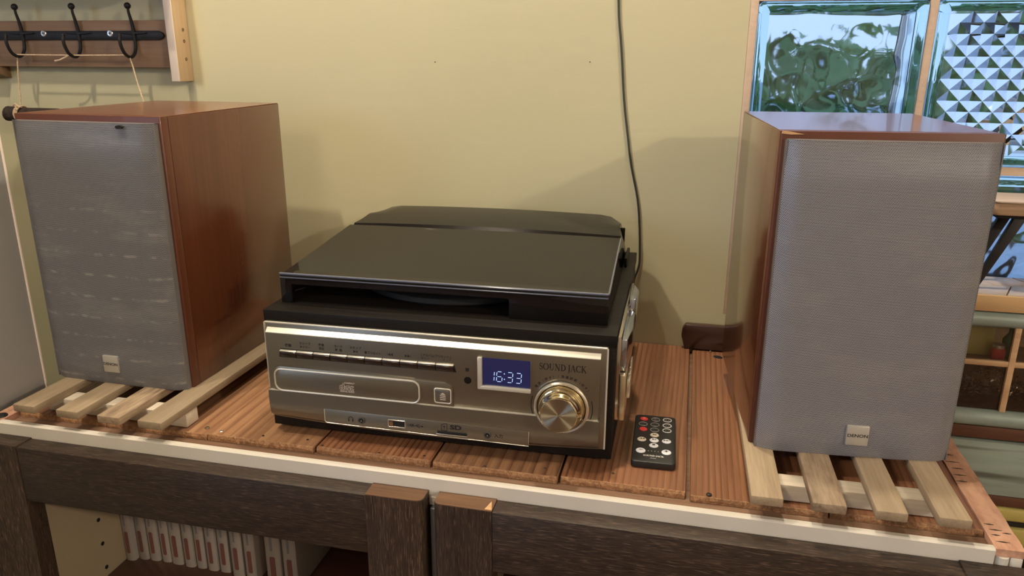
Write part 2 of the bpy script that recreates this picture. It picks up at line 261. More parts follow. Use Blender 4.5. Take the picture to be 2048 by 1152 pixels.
# ------------------------------------------------------------------ mesh helpers
class MB:
    def __init__(s): s.bm = bmesh.new()
    def box(s, x0, x1, y0, y1, z0, z1, bev=0, seg=2, mat=None):
        b = bmesh.new(); bmesh.ops.create_cube(b, size=1)
        for v in b.verts: v.co = Vector(((x0+x1)/2+v.co.x*(x1-x0), (y0+y1)/2+v.co.y*(y1-y0), (z0+z1)/2+v.co.z*(z1-z0)))
        if bev: bmesh.ops.bevel(b, geom=list(b.edges), offset=bev, segments=seg, affect='EDGES', profile=.5)
        return s.join(b, mat)
    def join(s, b, mat=None):
        if mat is not None: b.transform(mat)
        me = bpy.data.meshes.new('t'); b.to_mesh(me); b.free(); s.bm.from_mesh(me); bpy.data.meshes.remove(me); return s
    def prism(s, pts, axis, a0, a1, bev=0, mat=None):
        # polygon pts in the two other axes, extruded along axis from a0 to a1
        b = bmesh.new()
        def P(p, a): return {'X': (a, p[0], p[1]), 'Y': (p[0], a, p[1]), 'Z': (p[0], p[1], a)}[axis]
        v0 = [b.verts.new(P(p, a0)) for p in pts]; v1 = [b.verts.new(P(p, a1)) for p in pts]
        b.faces.new(v0); b.faces.new(v1[::-1])
        for i in range(len(pts)): j = (i+1) % len(pts); b.faces.new((v0[j], v0[i], v1[i], v1[j]))
        bmesh.ops.recalc_face_normals(b, faces=list(b.faces))
        if bev: bmesh.ops.bevel(b, geom=list(b.edges), offset=bev, segments=2, affect='EDGES', profile=.5)
        return s.join(b, mat)
    def tube(s, path, r, n=10, closed=False, cap=True):
        path = [Vector(p) for p in path]; b = bmesh.new(); rings = []; k = len(path)
        rr = r if isinstance(r, (list, tuple)) else [r]*k; ref = None
        for i, p in enumerate(path):
            a = path[(i-1) % k] if (closed or i) else p; c = path[(i+1) % k] if (closed or i < k-1) else p
            d = (c-a).normalized()
            if ref is None: ref = Vector((0, 0, 1)) if abs(d.z) < .9 else Vector((1, 0, 0))
            u = (ref-d*ref.dot(d)).normalized(); ref = u; w = d.cross(u)
            rings.append([b.verts.new(p+(u*math.cos(2*PI*j/n)+w*math.sin(2*PI*j/n))*rr[i]) for j in range(n)])
        for i in range(k if closed else k-1):
            A, B = rings[i], rings[(i+1) % k]
            for j in range(n): b.faces.new((A[j], A[(j+1) % n], B[(j+1) % n], B[j]))
        if not closed and cap: b.faces.new(rings[0][::-1]); b.faces.new(rings[-1])
        bmesh.ops.recalc_face_normals(b, faces=list(b.faces))
        return s.join(b)
    def lathe(s, prof, n=48, mat=None):
        # profile (r, h); axis +Z
        b = bmesh.new(); rings = []
        for r, h in prof:
            rings.append([b.verts.new((0, 0, h))] if r < 1e-7 else [b.verts.new((r*math.cos(2*PI*j/n), r*math.sin(2*PI*j/n), h)) for j in range(n)])
        for A, B in zip(rings, rings[1:]):
            for j in range(n):
                a = [A[j % len(A)], A[(j+1) % len(A)], B[(j+1) % len(B)], B[j % len(B)]]
                f = list(dict.fromkeys(a))
                if len(f) > 2: b.faces.new(f)
        bmesh.ops.recalc_face_normals(b, faces=list(b.faces))
        return s.join(b, mat)
    def ball(s, c, r, mat=None, n=12):
        b = bmesh.new(); bmesh.ops.create_uvsphere(b, u_segments=n, v_segments=n//2+2, radius=r)
        b.transform(Matrix.Translation(Vector(c)))
        return s.join(b, mat)
    def mesh(s, verts, faces, mat=None):
        b = bmesh.new(); vs = [b.verts.new(v) for v in verts]
        for f in faces:
            try: b.faces.new([vs[i] for i in f])
            except ValueError: pass
        return s.join(b, mat)
    def obj(s, name, mat, parent=None, smooth=True, label=None, loc=None, kind=None):
        me = bpy.data.meshes.new(name); s.bm.to_mesh(me); s.bm.free()
        me.materials.append(M[mat] if isinstance(mat, str) else mat)
        if smooth:
            for p in me.polygons: p.use_smooth = True
            try: me.set_sharp_from_angle(angle=math.radians(32))
            except Exception: pass
        o = bpy.data.objects.new(name, me); COL.objects.link(o)
        if parent: o.parent = parent
        if loc: o.location = loc
        if label: o['label'] = label
        if kind: o['kind'] = kind
        return o
def thing(name, label, cat, loc=(0, 0, 0), rz=0, group=None):
    o = bpy.data.objects.new(name, None); COL.objects.link(o); o.location = loc; o.rotation_euler = (0, 0, rz); o.empty_display_size = .02
    o['label'] = label; o['category'] = cat
    if group: o['group'] = group
    return o
def tag(o, label, cat, group=None):
    o['label'] = label; o['category'] = cat
    if group: o['group'] = group
    return o
def struct(o): o['kind'] = 'structure'; return o
_tc = {}
def text_geo(s, size, sx=1.0, bold=0):
    key = (s, size, sx, bold)
    if key in _tc: return _tc[key]
    cu = bpy.data.curves.new('t', 'FONT'); cu.body = s; cu.size = size; cu.align_x = 'CENTER'; cu.align_y = 'CENTER'; cu.offset = bold; cu.resolution_u = 3
    o = bpy.data.objects.new('t', cu); COL.objects.link(o); dg = bpy.context.evaluated_depsgraph_get()
    me = bpy.data.meshes.new_from_object(o.evaluated_get(dg)); v = [(p.co.x*sx, p.co.y) for p in me.vertices]; f = [tuple(p.vertices) for p in me.polygons]
    bpy.data.objects.remove(o); bpy.data.curves.remove(cu); bpy.data.meshes.remove(me)
    _tc[key] = (v, f); return v, f
def add_text(mb, s, x, z, y, size, sx=1.0, bold=0, rot=0):     # on a plane facing -Y
    v, f = text_geo(s, size, sx, bold); c, n = math.cos(rot), math.sin(rot)
    mb.mesh([(x+a*c-b_*n, y, z+a*n+b_*c) for a, b_ in v], f)
def strokes(mb, lines, x, z, y, sc):                            # polylines with widths on a plane facing -Y
    for pts, w in lines:
        for (a, b_) in zip(pts, pts[1:]):
            d = Vector((b_[0]-a[0], b_[1]-a[1])); l = d.length
            if l < 1e-6: continue
            d /= l; nrm = Vector((-d.y, d.x))*w/2; e = d*w*.12
            q = [(a[0]-e.x+nrm.x, a[1]-e.y+nrm.y), (a[0]-e.x-nrm.x, a[1]-e.y-nrm.y), (b_[0]+e.x-nrm.x, b_[1]+e.y-nrm.y), (b_[0]+e.x+nrm.x, b_[1]+e.y+nrm.y)]
            mb.mesh([(x+p[0]*sc, y, z+p[1]*sc) for p in q], [(0, 1, 2, 3)])
def arc(cx, cy, rx, ry, a0, a1, n=12): return [(cx+rx*math.cos(math.radians(a0+(a1-a0)*i/n)), cy+ry*math.sin(math.radians(a0+(a1-a0)*i/n))) for i in range(n+1)]
T, H_ = .15, .055
def serif(x, y, w=.26): return ([(x-w/2, y), (x+w/2, y)], H_)
def ellipse_letter(cx, w):
    out = []
    for i in range(24):
        a0, a1 = i*15, (i+1)*15; am = math.radians((a0+a1)/2)
        out.append((arc(cx, .5, w/2-.04, .47, a0, a1, 1), H_+(T-H_)*abs(math.cos(am))**1.3))
    return out
def serif_word(word):
    out = []; x = 0
    for ch in word:
        L = []
        if ch == 'S': L = [(arc(.25, .73, .18, .24, 40, 200, 10), H_+.03), ([(.08, .66), (.16, .55), (.36, .45), (.43, .33)], T), (arc(.25, .27, .19, .25, 20, -150, 10), H_+.03), ([(.42, .95), (.42, .74)], .04), ([(.06, .05), (.06, .27)], .04)]; w = .56
        elif ch == 'O': L = ellipse_letter(.42, .80); w = .92
        elif ch == 'U': L = [([(.16, 1), (.16, .3)], T), (arc(.38, .30, .22, .27, 180, 360, 10), H_+.03), ([(.60, 1), (.60, .3)], H_), serif(.16, .98), serif(.60, .98, .24)]; w = .84
        elif ch == 'N': L = [([(.14, 0), (.14, 1)], H_), ([(.14, 1), (.66, 0)], T), ([(.66, 0), (.66, 1)], H_), serif(.14, .02, .24), serif(.66, .98, .24), serif(.08, .98, .16)]; w = .88
        elif ch == 'D': L = [([(.16, 0), (.16, 1)], T)]+[(arc(.26, .5, .42, .47, -90+i*15, -75+i*15, 1), H_+(T-H_)*abs(math.cos(math.radians(-82+i*15)))) for i in range(12)]+[([(.05, .98), (.28, .98)], H_), ([(.05, .02), (.28, .02)], H_)]; w = .86
        elif ch == 'J': L = [([(.24, 1), (.24, 0)], T), (arc(.10, .0, .14, .2, 0, -110, 6), H_+.02), serif(.24, .98)]; w = .42
        elif ch == 'A': L = [([(.10, 0), (.37, 1)], H_), ([(.37, 1), (.66, 0)], T), ([(.2, .36), (.54, .36)], H_), serif(.10, .02, .2), serif(.66, .02, .24)]; w = .80
        elif ch == 'C': L = [(arc(.42, .5, .34, .47, 45+i*15, 60+i*15, 1), H_+(T-H_)*abs(math.cos(math.radians(52+i*15)))) for i in range(18)]+[([(.70, .96), (.70, .70)], .04)]; w = .80
        elif ch == 'K': L = [([(.16, 0), (.16, 1)], T), ([(.22, .48), (.62, .98)], H_), ([(.32, .56), (.70, 0)], T), serif(.16, .02), serif(.16, .98), serif(.62, .98, .2), serif(.70, .02, .2)]; w = .82
        elif ch == ' ': w = .18
        out += [([(px+x, py) for px, py in pts], wd) for pts, wd in L]; x += w
    return out, x
def rrect(x0, x1, z0, z1, r, n=6):
    p = []
    for cx, cz, a in ((x1-r, z1-r, 0), (x0+r, z1-r, 90), (x0+r, z0+r, 180), (x1-r, z0+r, 270)):
        for i in range(n+1):
            t_ = math.radians(a+90*i/n); p.append((cx+r*math.cos(t_), cz+r*math.sin(t_)))
    return p

# ------------------------------------------------------------------ the room
ZF, ZC = -.86, 1.46
X0, X1, Y0 = -2.8, 4.0, -4.2
WX0, WX1, WZ0, WZ1 = .2753, .6853, .0510, .6612           # glass block opening (2 columns, 3 rows)
w = MB(); TH = .10
w.box(X0, WX0, 0, TH, ZF, ZC); w.box(WX1, X1, 0, TH, ZF, ZC); w.box(WX0, WX1, 0, TH, ZF, WZ0); w.box(WX0, WX1, 0, TH, WZ1, ZC)
wb = struct(w.obj('wall_back', 'wall', smooth=False))
for px_, pz_ in ((-.1280, .3780), (.0821, .3793)):
    h = MB(); h.lathe([(0, .0003), (.0006, .0003), (.0008, 0)], 10, Matrix.Translation((px_, 0, pz_)) @ Matrix.Rotation(PI/2, 4, 'X')); h.obj('pin_hole', 'hole', wb)
struct(MB().box(X0, X1, Y0, TH, ZF-.05, ZF).obj('floor', 'floor', smooth=False))
struct(MB().box(X0, X1, Y0, TH, ZC, ZC+.05).obj('ceiling', 'ceil', smooth=False))
struct(MB().box(X1, X1+.05, Y0, TH, ZF, ZC).obj('wall_right', 'room', smooth=False))
struct(MB().box(X0, X1, Y0-.05, Y0, ZF, ZC).obj('wall_front', 'room', smooth=False))
struct(MB().box(X0-.05, X0, Y0, TH, ZF, ZC).obj('wall_left', 'room', smooth=False))
struct(MB().box(-30, 30, .3, 40, ZF-.3, ZF-.25).obj('ground', 'paving', smooth=False))

# ------------------------------------------------------------------ window_1: glass blocks in mortar
win = bpy.data.objects.new('window_1', None); COL.objects.link(win); struct(win)
mo = MB()
for i in range(3):
    xx = [WX0, .4753, .6753][i]; mo.box(xx, xx+.0100, .0, .08, WZ0, WZ1, .001)
for k in range(4):
    zz = .0512+.2*k
    for i in range(2): mo.box(.2853+.2*i, .4753+.2*i, .0004, .0796, zz, zz+.0100)
mo.obj('mortar', 'mortar', win)
def rippled(mb, x0, x1, z0, z1, y, th, side):
    n = 44; vs = []; fs = []
    from mathutils import noise
    for s_i in range(2):
        for j in range(n+1):
            for i in range(n+1):
                x = x0+(x1-x0)*i/n; z = z0+(z1-z0)*j/n
                if s_i == side:
                    e = min(i, j, n-i, n-j)/n; k = min(1, e*8)
                    d = noise.noise(Vector((x*26, z*30, 1.7)))*.0024+noise.noise(Vector((x*60, z*62, 5)))*.0006
                    yy = y+(th if s_i else 0)+d*k
                else: yy = y+(th if s_i else 0)
                vs.append((x, yy, z))
    A = (n+1)**2
    for j in range(n):
        for i in range(n):
            a = j*(n+1)+i; fs.append((a, a+1, a+n+2, a+n+1)); fs.append((A+a, A+a+n+1, A+a+n+2, A+a+1))
    for i in range(n):
        a, b_ = i, i+1; fs.append((a, A+a, A+b_, b_))
        a, b_ = n*(n+1)+i, n*(n+1)+i+1; fs.append((a, b_, A+b_, A+a))
        a, b_ = i*(n+1), (i+1)*(n+1); fs.append((a, b_, A+b_, A+a))
        a, b_ = i*(n+1)+n, (i+1)*(n+1)+n; fs.append((a, A+a, A+b_, b_))
    mb.mesh(vs, fs)
    bmesh.ops.recalc_face_normals(mb.bm, faces=list(mb.bm.faces))
def faceted(mb, x0, x1, z0, z1, y, th):
    # back side carries pointed diamond cells, front side flat
    h = .0125; vs = []; fs = []
    nx = round((x1-x0)/h); nz = round((z1-z0)/h); hx = (x1-x0)/nx; hz = (z1-z0)/nz
    for j in range(nz+1):
        for i in range(nx+1):
            apex = (i+j) % 2 == 0 and 0 < i < nx and 0 < j < nz
            vs.append((x0+i*hx, y+th+(.0055 if apex else 0), z0+j*hz))
    for j in range(nz):
        for i in range(nx):
            a = j*(nx+1)+i; b_ = a+1; c = a+nx+2; d = a+nx+1
            if (i+j) % 2 == 0: fs += [(a, c, b_), (a, d, c)] if False else [(a, d, b_), (b_, d, c)]
            else: fs += [(a, d, c), (a, c, b_)]
    A = len(vs); vs += [(x0, y, z0), (x1, y, z0), (x1, y, z1), (x0, y, z1)]; fs.append((A, A+1, A+2, A+3))
    bot = [i for i in range(nx+1)]; top = [nz*(nx+1)+i for i in range(nx+1)]; lef = [j*(nx+1) for j in range(nz+1)]; rig = [j*(nx+1)+nx for j in range(nz+1)]
    fs += [tuple([A, A+1]+bot[::-1]), tuple([A+3]+top+[A+2]), tuple([A]+lef+[A+3]), tuple([A+1, A+2]+rig[::-1])]
    mb.mesh(vs, fs); bmesh.ops.recalc_face_normals(mb.bm, faces=list(mb.bm.faces))
for k in range(3):
    for i in range(2):
        x0 = .2853+.2*i; z0 = .0612+.2*k; x1 = x0+.19; z1 = z0+.19
        fr = MB(); e = .0125
        outer = rrect(x0+.0004, x1-.0004, z0+.0004, z1-.0004, .006, 4); inner = rrect(x0+e, x1-e, z0+e, z1-e, .002, 4); nn = len(outer)
        loops = [(0, .078, .006), (0, 0, .006), (.0008, -.0018, .0055), (.0025, -.0030, .005), (.0050, -.0032, .004), (.0090, -.0018, .0035), (.0108, -.0012, .003), (e, .0000, .002), (e, .078, .002)]
        vs = []; fs = []
        for d_, y, rr_ in loops: vs += [(p[0], y, p[1]) for p in rrect(x0+.0004+d_, x1-.0004-d_, z0+.0004+d_, z1-.0004-d_, rr_, 4)]
        nlp = len(loops)
        for li in range(nlp):
            A_, B_ = li*nn, ((li+1) % nlp)*nn
            for q in range(nn): r_ = (q+1) % nn; fs.append((A_+q, A_+r_, B_+r_, B_+q))
        fr.mesh(vs, fs); bmesh.ops.recalc_face_normals(fr.bm, faces=list(fr.bm.faces))
        blk = fr.obj('glass_block', 'glassedge', win, label='green-edged glass block of the window with a '+('rippled' if (i+k) % 2 == 1 and i == 0 or k == 0 else 'diamond-cut')+' face' )
        e += .0004
        a = MB()
        if i == 0: rippled(a, x0+e, x1-e, z0+e, z1-e, .001, .006, 1)
        elif k == 0: rippled(a, x0+e, x1-e, z0+e, z1-e, .001, .006, 1)
        else: faceted(a, x0+e, x1-e, z0+e, z1-e, .001, .005)
        a.obj('face_pane', 'glass', blk, smooth=(i == 0 or k == 0))
        a = MB(); a.box(x0+e, x1-e, .071, .077, z0+e, z1-e); a.obj('rear_pane', 'glassrear', blk, smooth=False)
        blk['label'] = 'green-edged glass block with a '+('rippled face' if (i == 0 or k == 0) else 'diamond-cut face')

# bushes outside
def bush(name, label, c, R, n, seed):
    rnd = random.Random(seed); root = thing(name, label, 'bush', (c[0], c[1], ZF-.25), 0, 'garden bushes outside the window')
    zc = c[2]-(ZF-.25); vs = []; fs = []
    for i in range(n):
        d = Vector((rnd.gauss(0, 1), rnd.gauss(0, 1), rnd.gauss(0, 1))).normalized()*rnd.uniform(.35, 1)**.6
        p = Vector((d.x*R[0], d.y*R[1], zc+d.z*R[2])); u = Vector((rnd.gauss(0, 1), rnd.gauss(0, 1), rnd.gauss(0, 1))).normalized(); v = u.orthogonal().normalized()
        l = rnd.uniform(.03, .06); k = len(vs); vs += [p-u*l, p+v*l*.4, p+u*l, p-v*l*.4]; fs.append((k, k+1, k+2, k+3))
    mb = MB(); mb.mesh(vs, fs); mb.obj('foliage', 'leaf', root, smooth=False, kind='stuff')
    st = MB(); st.tube([(0, 0, 0), (.02, 0, zc*.5), (0, 0, zc)], [.035, .028, .015], 8)
    for q in range(5):
        a = q*1.26; st.tube([(0, 0, zc*.5), (math.cos(a)*R[0]*.6, math.sin(a)*R[1]*.6, zc+R[2]*.3)], [.014, .005], 6)
    st.obj('stem', 'branch', root)
bush('garden_bush', 'leafy green bush outside, seen through the rippled glass block', (.60, 1.4, .18), (.46, .40, .28), 1050, 3)
bush('garden_bush', 'loose green bush outside behind the diamond-cut glass block', (1.35, 2.3, .10), (.50, .4, .35), 1600, 5)

# ------------------------------------------------------------------ the cabinet
gc = thing('grey_cupboard', 'plain grey cupboard standing at the end of the sideboard', 'cupboard', (-.80, -.60, ZF))
for nm, a_ in (('body', (-1.060, -.5395, -.890, -.3095, ZF+.06, .3300)), ('top', (-1.063, -.5385, -.915, -.3085, .3305, .3480)), ('plinth', (-1.040, -.5600, -.870, -.3300, ZF, ZF+.06)), ('door', (-1.055, -.802, -.908, -.8905, ZF+.07, .3250)), ('door', (-.798, -.5450, -.908, -.8905, ZF+.07, .3250))):
    o_ = MB().box(*a_, .0025).obj(nm, 'grey', gc, smooth=False); o_.location = (.80, .60, -ZF)
o_ = MB().box(-.5402, -.5380, -.3115, -.3088, ZF+.06, .3300, .0008).obj('corner_bead', 'postwhite', gc, label='pale corner bead'); o_.location = (.80, .60, -ZF)
cab = thing('sideboard', 'wide cabinet with pine plank top, white front trim and dark-framed doors', 'cabinet', (0, 0, ZF))
def C(mb, name, mat, parent=cab, **k):
    o = mb.obj(name, mat, parent, **k)
    if parent is cab: o.location = (0, 0, -ZF)
    return o
XL, XR = -.5235, .508
C(MB().box(XL, -.507, -.398, -.002, ZF, -.020, .001), 'side_panel', 'cream', label='cream inner side panel with shelf pin holes')
C(MB().box(XR-.0165, XR, -.398, -.002, ZF, -.020, .001), 'side_panel', 'cream')
C(MB().box(-.006, .010, -.398, -.002, ZF, -.020), 'centre_panel', 'cream')
C(MB().box(-.507, .4915, -.012, -.002, ZF, -.020), 'back_panel', 'redbrown')
C(MB().box(-.5235, -.5070, -.4085, -.398, ZF, -.030, .0008), 'front_edge', 'redbrown')
C(MB().box(.4915, XR, -.4085, -.398, ZF, -.030, .0008), 'front_edge', 'redbrown')
C(MB().box(-.507, -.006, -.396, -.012, -.300, -.282, .001), 'shelf', 'redbrown')
C(MB().box(.010, .4915, -.396, -.012, -.300, -.282, .001), 'shelf', 'redbrown')
C(MB().box(-.507, .4915, -.398, -.012, ZF+.04, ZF+.06), 'bottom_panel', 'redbrown')
C(MB().box(XL+.016, .4862, -.4036, -.002, -.0230, -.0075), 'underlay_board', 'under')
for y_, z_ in ((-.3012, -.233), (-.3014, -.2694), (-.3012, -.197), (-.10, -.233), (-.10, -.2694)):
    h = MB(); h.lathe([(.0028, 0), (.0028, .0006), (.0020, .0007), (0, .0003)], 14, Matrix.Translation((-.507, y_, z_)) @ Matrix.Rotation(PI/2, 4, 'Y')); C(h, 'pin_hole', 'hole')
# white front trim with its end pieces
tp = [(-.4110, -.0285), (-.4110, -.0016), (-.4094, 0), (-.4040, -.0006), (-.4040, -.0285)]
C(MB().prism(tp, 'X', -.5080, .4858), 'front_trim', 'whitetrim', label='long white front trim')
C(MB().prism([(-.4092, -.0285), (-.4092, -.0078), (-.3985, -.0078), (-.3985, -.0285)], 'X', -.5235, -.5092), 'trim_end', 'whitetrim')
gro = [(.4880+.0052*math.cos(a)+.0052, -.4065+.0050*math.sin(a)) for a in [PI+PI*i/10 for i in range(11)]]
C(MB().prism(gro+[(.4984, -.399), (.4880, -.399)], 'Z', -.0285, -.0078), 'corner_channel', 'whitetrim', label='rounded whitish channel at the trim end')
C(MB().box(.4990, XR, -.4092, -.3985, -.0285, -.0078, .0008), 'trim_end', 'whitetrim')
# rough boards closing both ends of the top
def edge_board(x0, x1, y0, cracks, lab):
    b = MB(); n = 26; left = []; right = []
    rnd = random.Random(int(x0*1000))
    for i in range(n+1):
        y = y0+(-.004-y0)*i/n; left.append((x0+rnd.uniform(-.0004, .0004), y)); right.append((x1+rnd.uniform(-.0007, .0007), y))
    b.prism(left+right[::-1], 'Z', -.0075, -.0008)
    o = C(b, 'edge_board', 'bark', label=lab)
    for cx, cy, l in cracks:
        k = MB(); k.prism([(cx, cy), (cx+l*.5, cy-.0007), (cx+l, cy-.0001), (cx+l*.5, cy+.0008)], 'Z', -.0010, -.0005); q = k.obj('crack', 'hole', o, smooth=False)
edge_board(.4868, XR+.001, -.4085, [(.4885, -.372, .008), (.4905, -.380, .010), (.4895, -.388, .007), (.4900, -.3975, .011), (.4995, -.3835, .007), (.4870, -.300, .010), (.4880, -.288, .012), (.4900, -.275, .011), (.4880, -.262, .013), (.4900, -.247, .010)], 'pinkish rough edge board with dark cracks')
edge_board(XL-.004, -.5080, -.4085, [(-.520, -.36, .008)], 'pinkish rough edge board at the cabinet end')
sc = MB(); sc.lathe([(0, .0012), (.0028, .0012), (.0062, .0004), (.0068, -.0008)], 24, Matrix.Translation((-.5170, -.3975, .0002))); sc.box(-.5220, -.512, -.3981, -.3969, .0010, .0016); C(sc, 'screw_head', 'iron')
# planks
PX = [-.5075, -.392, -.2662, -.1412, -.0145, .1148, .2362, .3600, .4862]
for i in range(8):
    a, b_ = PX[i], PX[i+1]; g = [.0006, .0003, .0003, .0012, .0012, .0012, .0020, .0004, .0004][i]; g2 = [.0006, .0003, .0003, .0012, .0012, .0012, .0020, .0004, .0004][i+1] if i < 7 else .0003
    y0 = -.3825+[.001, .0, .0, .0010, .0, .0016, -.0012, .0004][i]; dz = [-.001, -.0009, -.0002, 0, -.0003, 0, -.0012, -.0012][i]
    mt = ['plank', 'plank_fine', 'plank_fine', 'plank', 'plank_fine', 'plank', 'plank', 'plank'][i]
    b = MB(); b.box(a+g, b_-g2, y0, -.0015, -.0073, dz, .0008, 1)
    pl = C(b, 'plank', mt)
    # rough sawn front end
    ee = MB(); rnd = random.Random(i*3+1); n = int((b_-a)/.004); pts = []; top = []
    for q in range(n+1):
        x = a+g+.0006+(b_-g2-a-g-.0012)*q/n; pts.append((x, y0-.0010-rnd.uniform(0, .0009)))
    vs = []; fs = []
    for q, (x, y) in enumerate(pts): vs += [(x, y0+.0008, dz-.0001), (x, y0-.0003, dz-.0004), (x, y, dz-.0026-rnd.uniform(0, .0015)), (x, y+rnd.uniform(-.0004, .0006), -.0071), (x, y0+.0008, -.0071)]
    for q in range(n):
        for k in range(4): fs.append((q*5+k, q*5+5+k, q*5+6+k, q*5+1+k))
    fs += [(0, 1, 2, 3, 4), tuple(n*5+k for k in (4, 3, 2, 1, 0))]
    ee.mesh(vs, fs); bmesh.ops.recalc_face_normals(ee.bm, faces=list(ee.bm.faces)); e_o = ee.obj('sawn_end', 'endgrain', pl, smooth=False)
def nail(x, y, r=.0016, mat='darkscrew'):
    b = MB(); b.lathe([(0, .0006), (r*.7, .0005), (r, 0), (r, -.001)], 14, Matrix.Translation((x, y, 0))); C(b, 'nail_head', mat)
for x, y, r, mt in ((-.2750, -.3700, .0026, 'darkscrew'), (-.2555, -.3740, .0022, 'screw'), (-.2060, -.3730, .0014, 'iron'), (-.1560, -.3700, .0014, 'iron'), (-.1350, -.3780, .0014, 'iron'), (-.0720, -.3790, .0016, 'darkscrew'), (-.0250, -.3740, .0014, 'iron'), (.0400, -.3800, .0018, 'darkscrew'), (.0985, -.3700, .0016, 'darkscrew'), (.1650, -.3640, .0016, 'darkscrew'), (.2555, -.3800, .0026, 'iron'), (.2620, -.012, .0018, 'darkscrew')):
    nail(x, y, r, mt)
kn = MB(); kn.lathe([(0, .0003), (.0048, .0003), (.0052, -.0004)], 24, Matrix.Translation((.2717, -.0303, -.0006)) @ Matrix.Rotation(-.4, 4, 'Z') @ Matrix.Diagonal((1.25, .8, 1, 1))); knot = C(kn, 'knot', 'hole', label='dark knot in the pine plank')
# doors
def door(x0, x1, knobside, lab):
    d = MB(); d.box(x0, x1, -.4325, -.4115, -.560, -.540); # hidden lower rail
    root = C(d, 'door', 'door_h', label=lab)
    zt, zb, f, bk = -.0150, -.0800, -.4330, -.4115
    xs0, xs1 = x0+.0578, x1-.0578
    MB().box(xs0, xs1, f, bk, zb, zt, .0008, 2).obj('rail', 'door_h', root)
    for side, (a, b_) in enumerate(((x0, xs0), (xs1, x1))):
        rr = .007; inner = (side == 0) == (knobside == 0)
        if side == 0 and knobside == 0: pts = [(b_, f-.0004), (b_, bk), (a, bk), (a, f+rr)]+[(a+rr-rr*math.cos(q), f+rr-rr*math.sin(q)) for q in [PI/2*i/6 for i in range(1, 7)]]
        elif side == 1 and knobside == 1: pts = [(a, bk), (a, f-.0004)]+[(b_-rr+rr*math.sin(q), f+rr-rr*math.cos(q)) for q in [PI/2*i/6 for i in range(0, 7)]]+[(b_, bk)]
        else: pts = [(a, f-.0004), (b_, f-.0004), (b_, bk), (a, bk)]
        MB().prism(pts, 'Z', -.560, zt+.0004).obj('stile', 'door_v', root)
        MB().prism([(p[0]+(.0003 if p[0] < (a+b_)/2 else -.0003), p[1]+(.0004 if p[1] < -.42 else 0)) for p in pts], 'Z', zt+.0004, zt+.0010).obj('top_edge', 'door_edge' if inner else 'door_h', root)
    return root
dl = door(-.5235, -.0075, 1, 'left-hand dark oak door frame'); dr = door(.0030, .5175, 0, 'right-hand dark oak door frame')
for o in (dl, dr): o.location = (0, 0, -ZF)
MB().prism([(.0535, -.4320), (.0605, -.4320), (.0570, -.4180)], 'Z', -.0139, -.0132).obj('wood_chip', 'chip', dr, smooth=False, label='pale triangular bare-wood chip')
C(MB().box(-.0045, .0005, -.4185, -.4095, ZF+.05, -.030, .0006), 'centre_strip', 'gasket')
C(MB().box(-.0070, .0030, -.4118, -.4108, -.030, -.0215), 'bracket_plate', 'whitetrim')

# books on the cabinet shelf
bx = [(-.5060, -.4914), (-.4900, -.4752), (-.4735, -.4577), (-.4549, -.4402), (-.4387, -.4212), (-.4179, -.4025), (-.4001, -.3858), (-.3824, -.3672), (-.3646, -.3484), (-.3423, -.3256), (-.3207, -.3041), (-.2870, -.2653), (-.2620, -.2421)]
ordn = ['against the cream side panel', 'second from the cream side panel', 'third from the cream side panel', 'fourth from the cream side panel', 'fifth from the cream side panel', 'sixth from the cream side panel', 'seventh from the cream side panel', 'eighth from the cream side panel', 'ninth from the cream side panel', 'two before the dark red book', 'just before the dark red book', 'thick, just past the dark red book', 'at the dark end of the row']
for i, (a, b_) in enumerate(bx):
    r_ = thing('book', 'white-spined book with red print, '+ordn[i], 'book', (a, -.262, -.282), 0, 'books on the cabinet shelf'); wd = b_-a; hh = .182
    yo = [-.006, 0, .001, .002, .001, .0, .001, .0, .001, -.004, -.006, -.010, -.010][i]
    n = 8; sp_ = [(wd*.5-wd*.5*math.cos(PI*q/n), yo+.003-.0032*math.sin(PI*q/n)) for q in range(n+1)]
    cv = MB(); cv.prism(sp_+[(wd, .122), (wd-.0018, .122), (wd-.0018, yo+.006), (.0018, yo+.006), (.0018, .122), (0, .122)], 'Z', 0, hh); cv.obj('cover', 'book', r_)
    pg = MB(); pg.box(.002, wd-.002, yo+.0065, .119, .003, hh-.003); pg.obj('pages', 'pages', r_, smooth=False)
    pr = MB(); pr.prism([(p[0]+wd*.5-wd*.0, p[1]) for p in rrect(-wd*.17, wd*.17, .012, .046, .0020, 3)], 'Y', yo-.0006, yo+.0004); pr.obj('red_mark', 'bookred', r_, smooth=False)
    tx = MB(); tx.box(wd*.40, wd*.56, yo-.0005, yo+.0004, .055, .085); tx.obj('spine_print', 'booktext', r_, smooth=False)
r_ = thing('book', 'dark red book between white books on the cabinet shelf', 'book', (-.3030, -.245, -.282), 0, 'books on the cabinet shelf'); MB().prism([(0, 0), (.0145, 0), (.0145, .12), (.0130, .12), (.0130, .003), (.0015, .003), (.0015, .12), (0, .12)], 'Z', 0, .2).obj('cover', 'darkred', r_); MB().box(.002, .0125, .0035, .118, .003, .197).obj('pages', 'pages', r_)

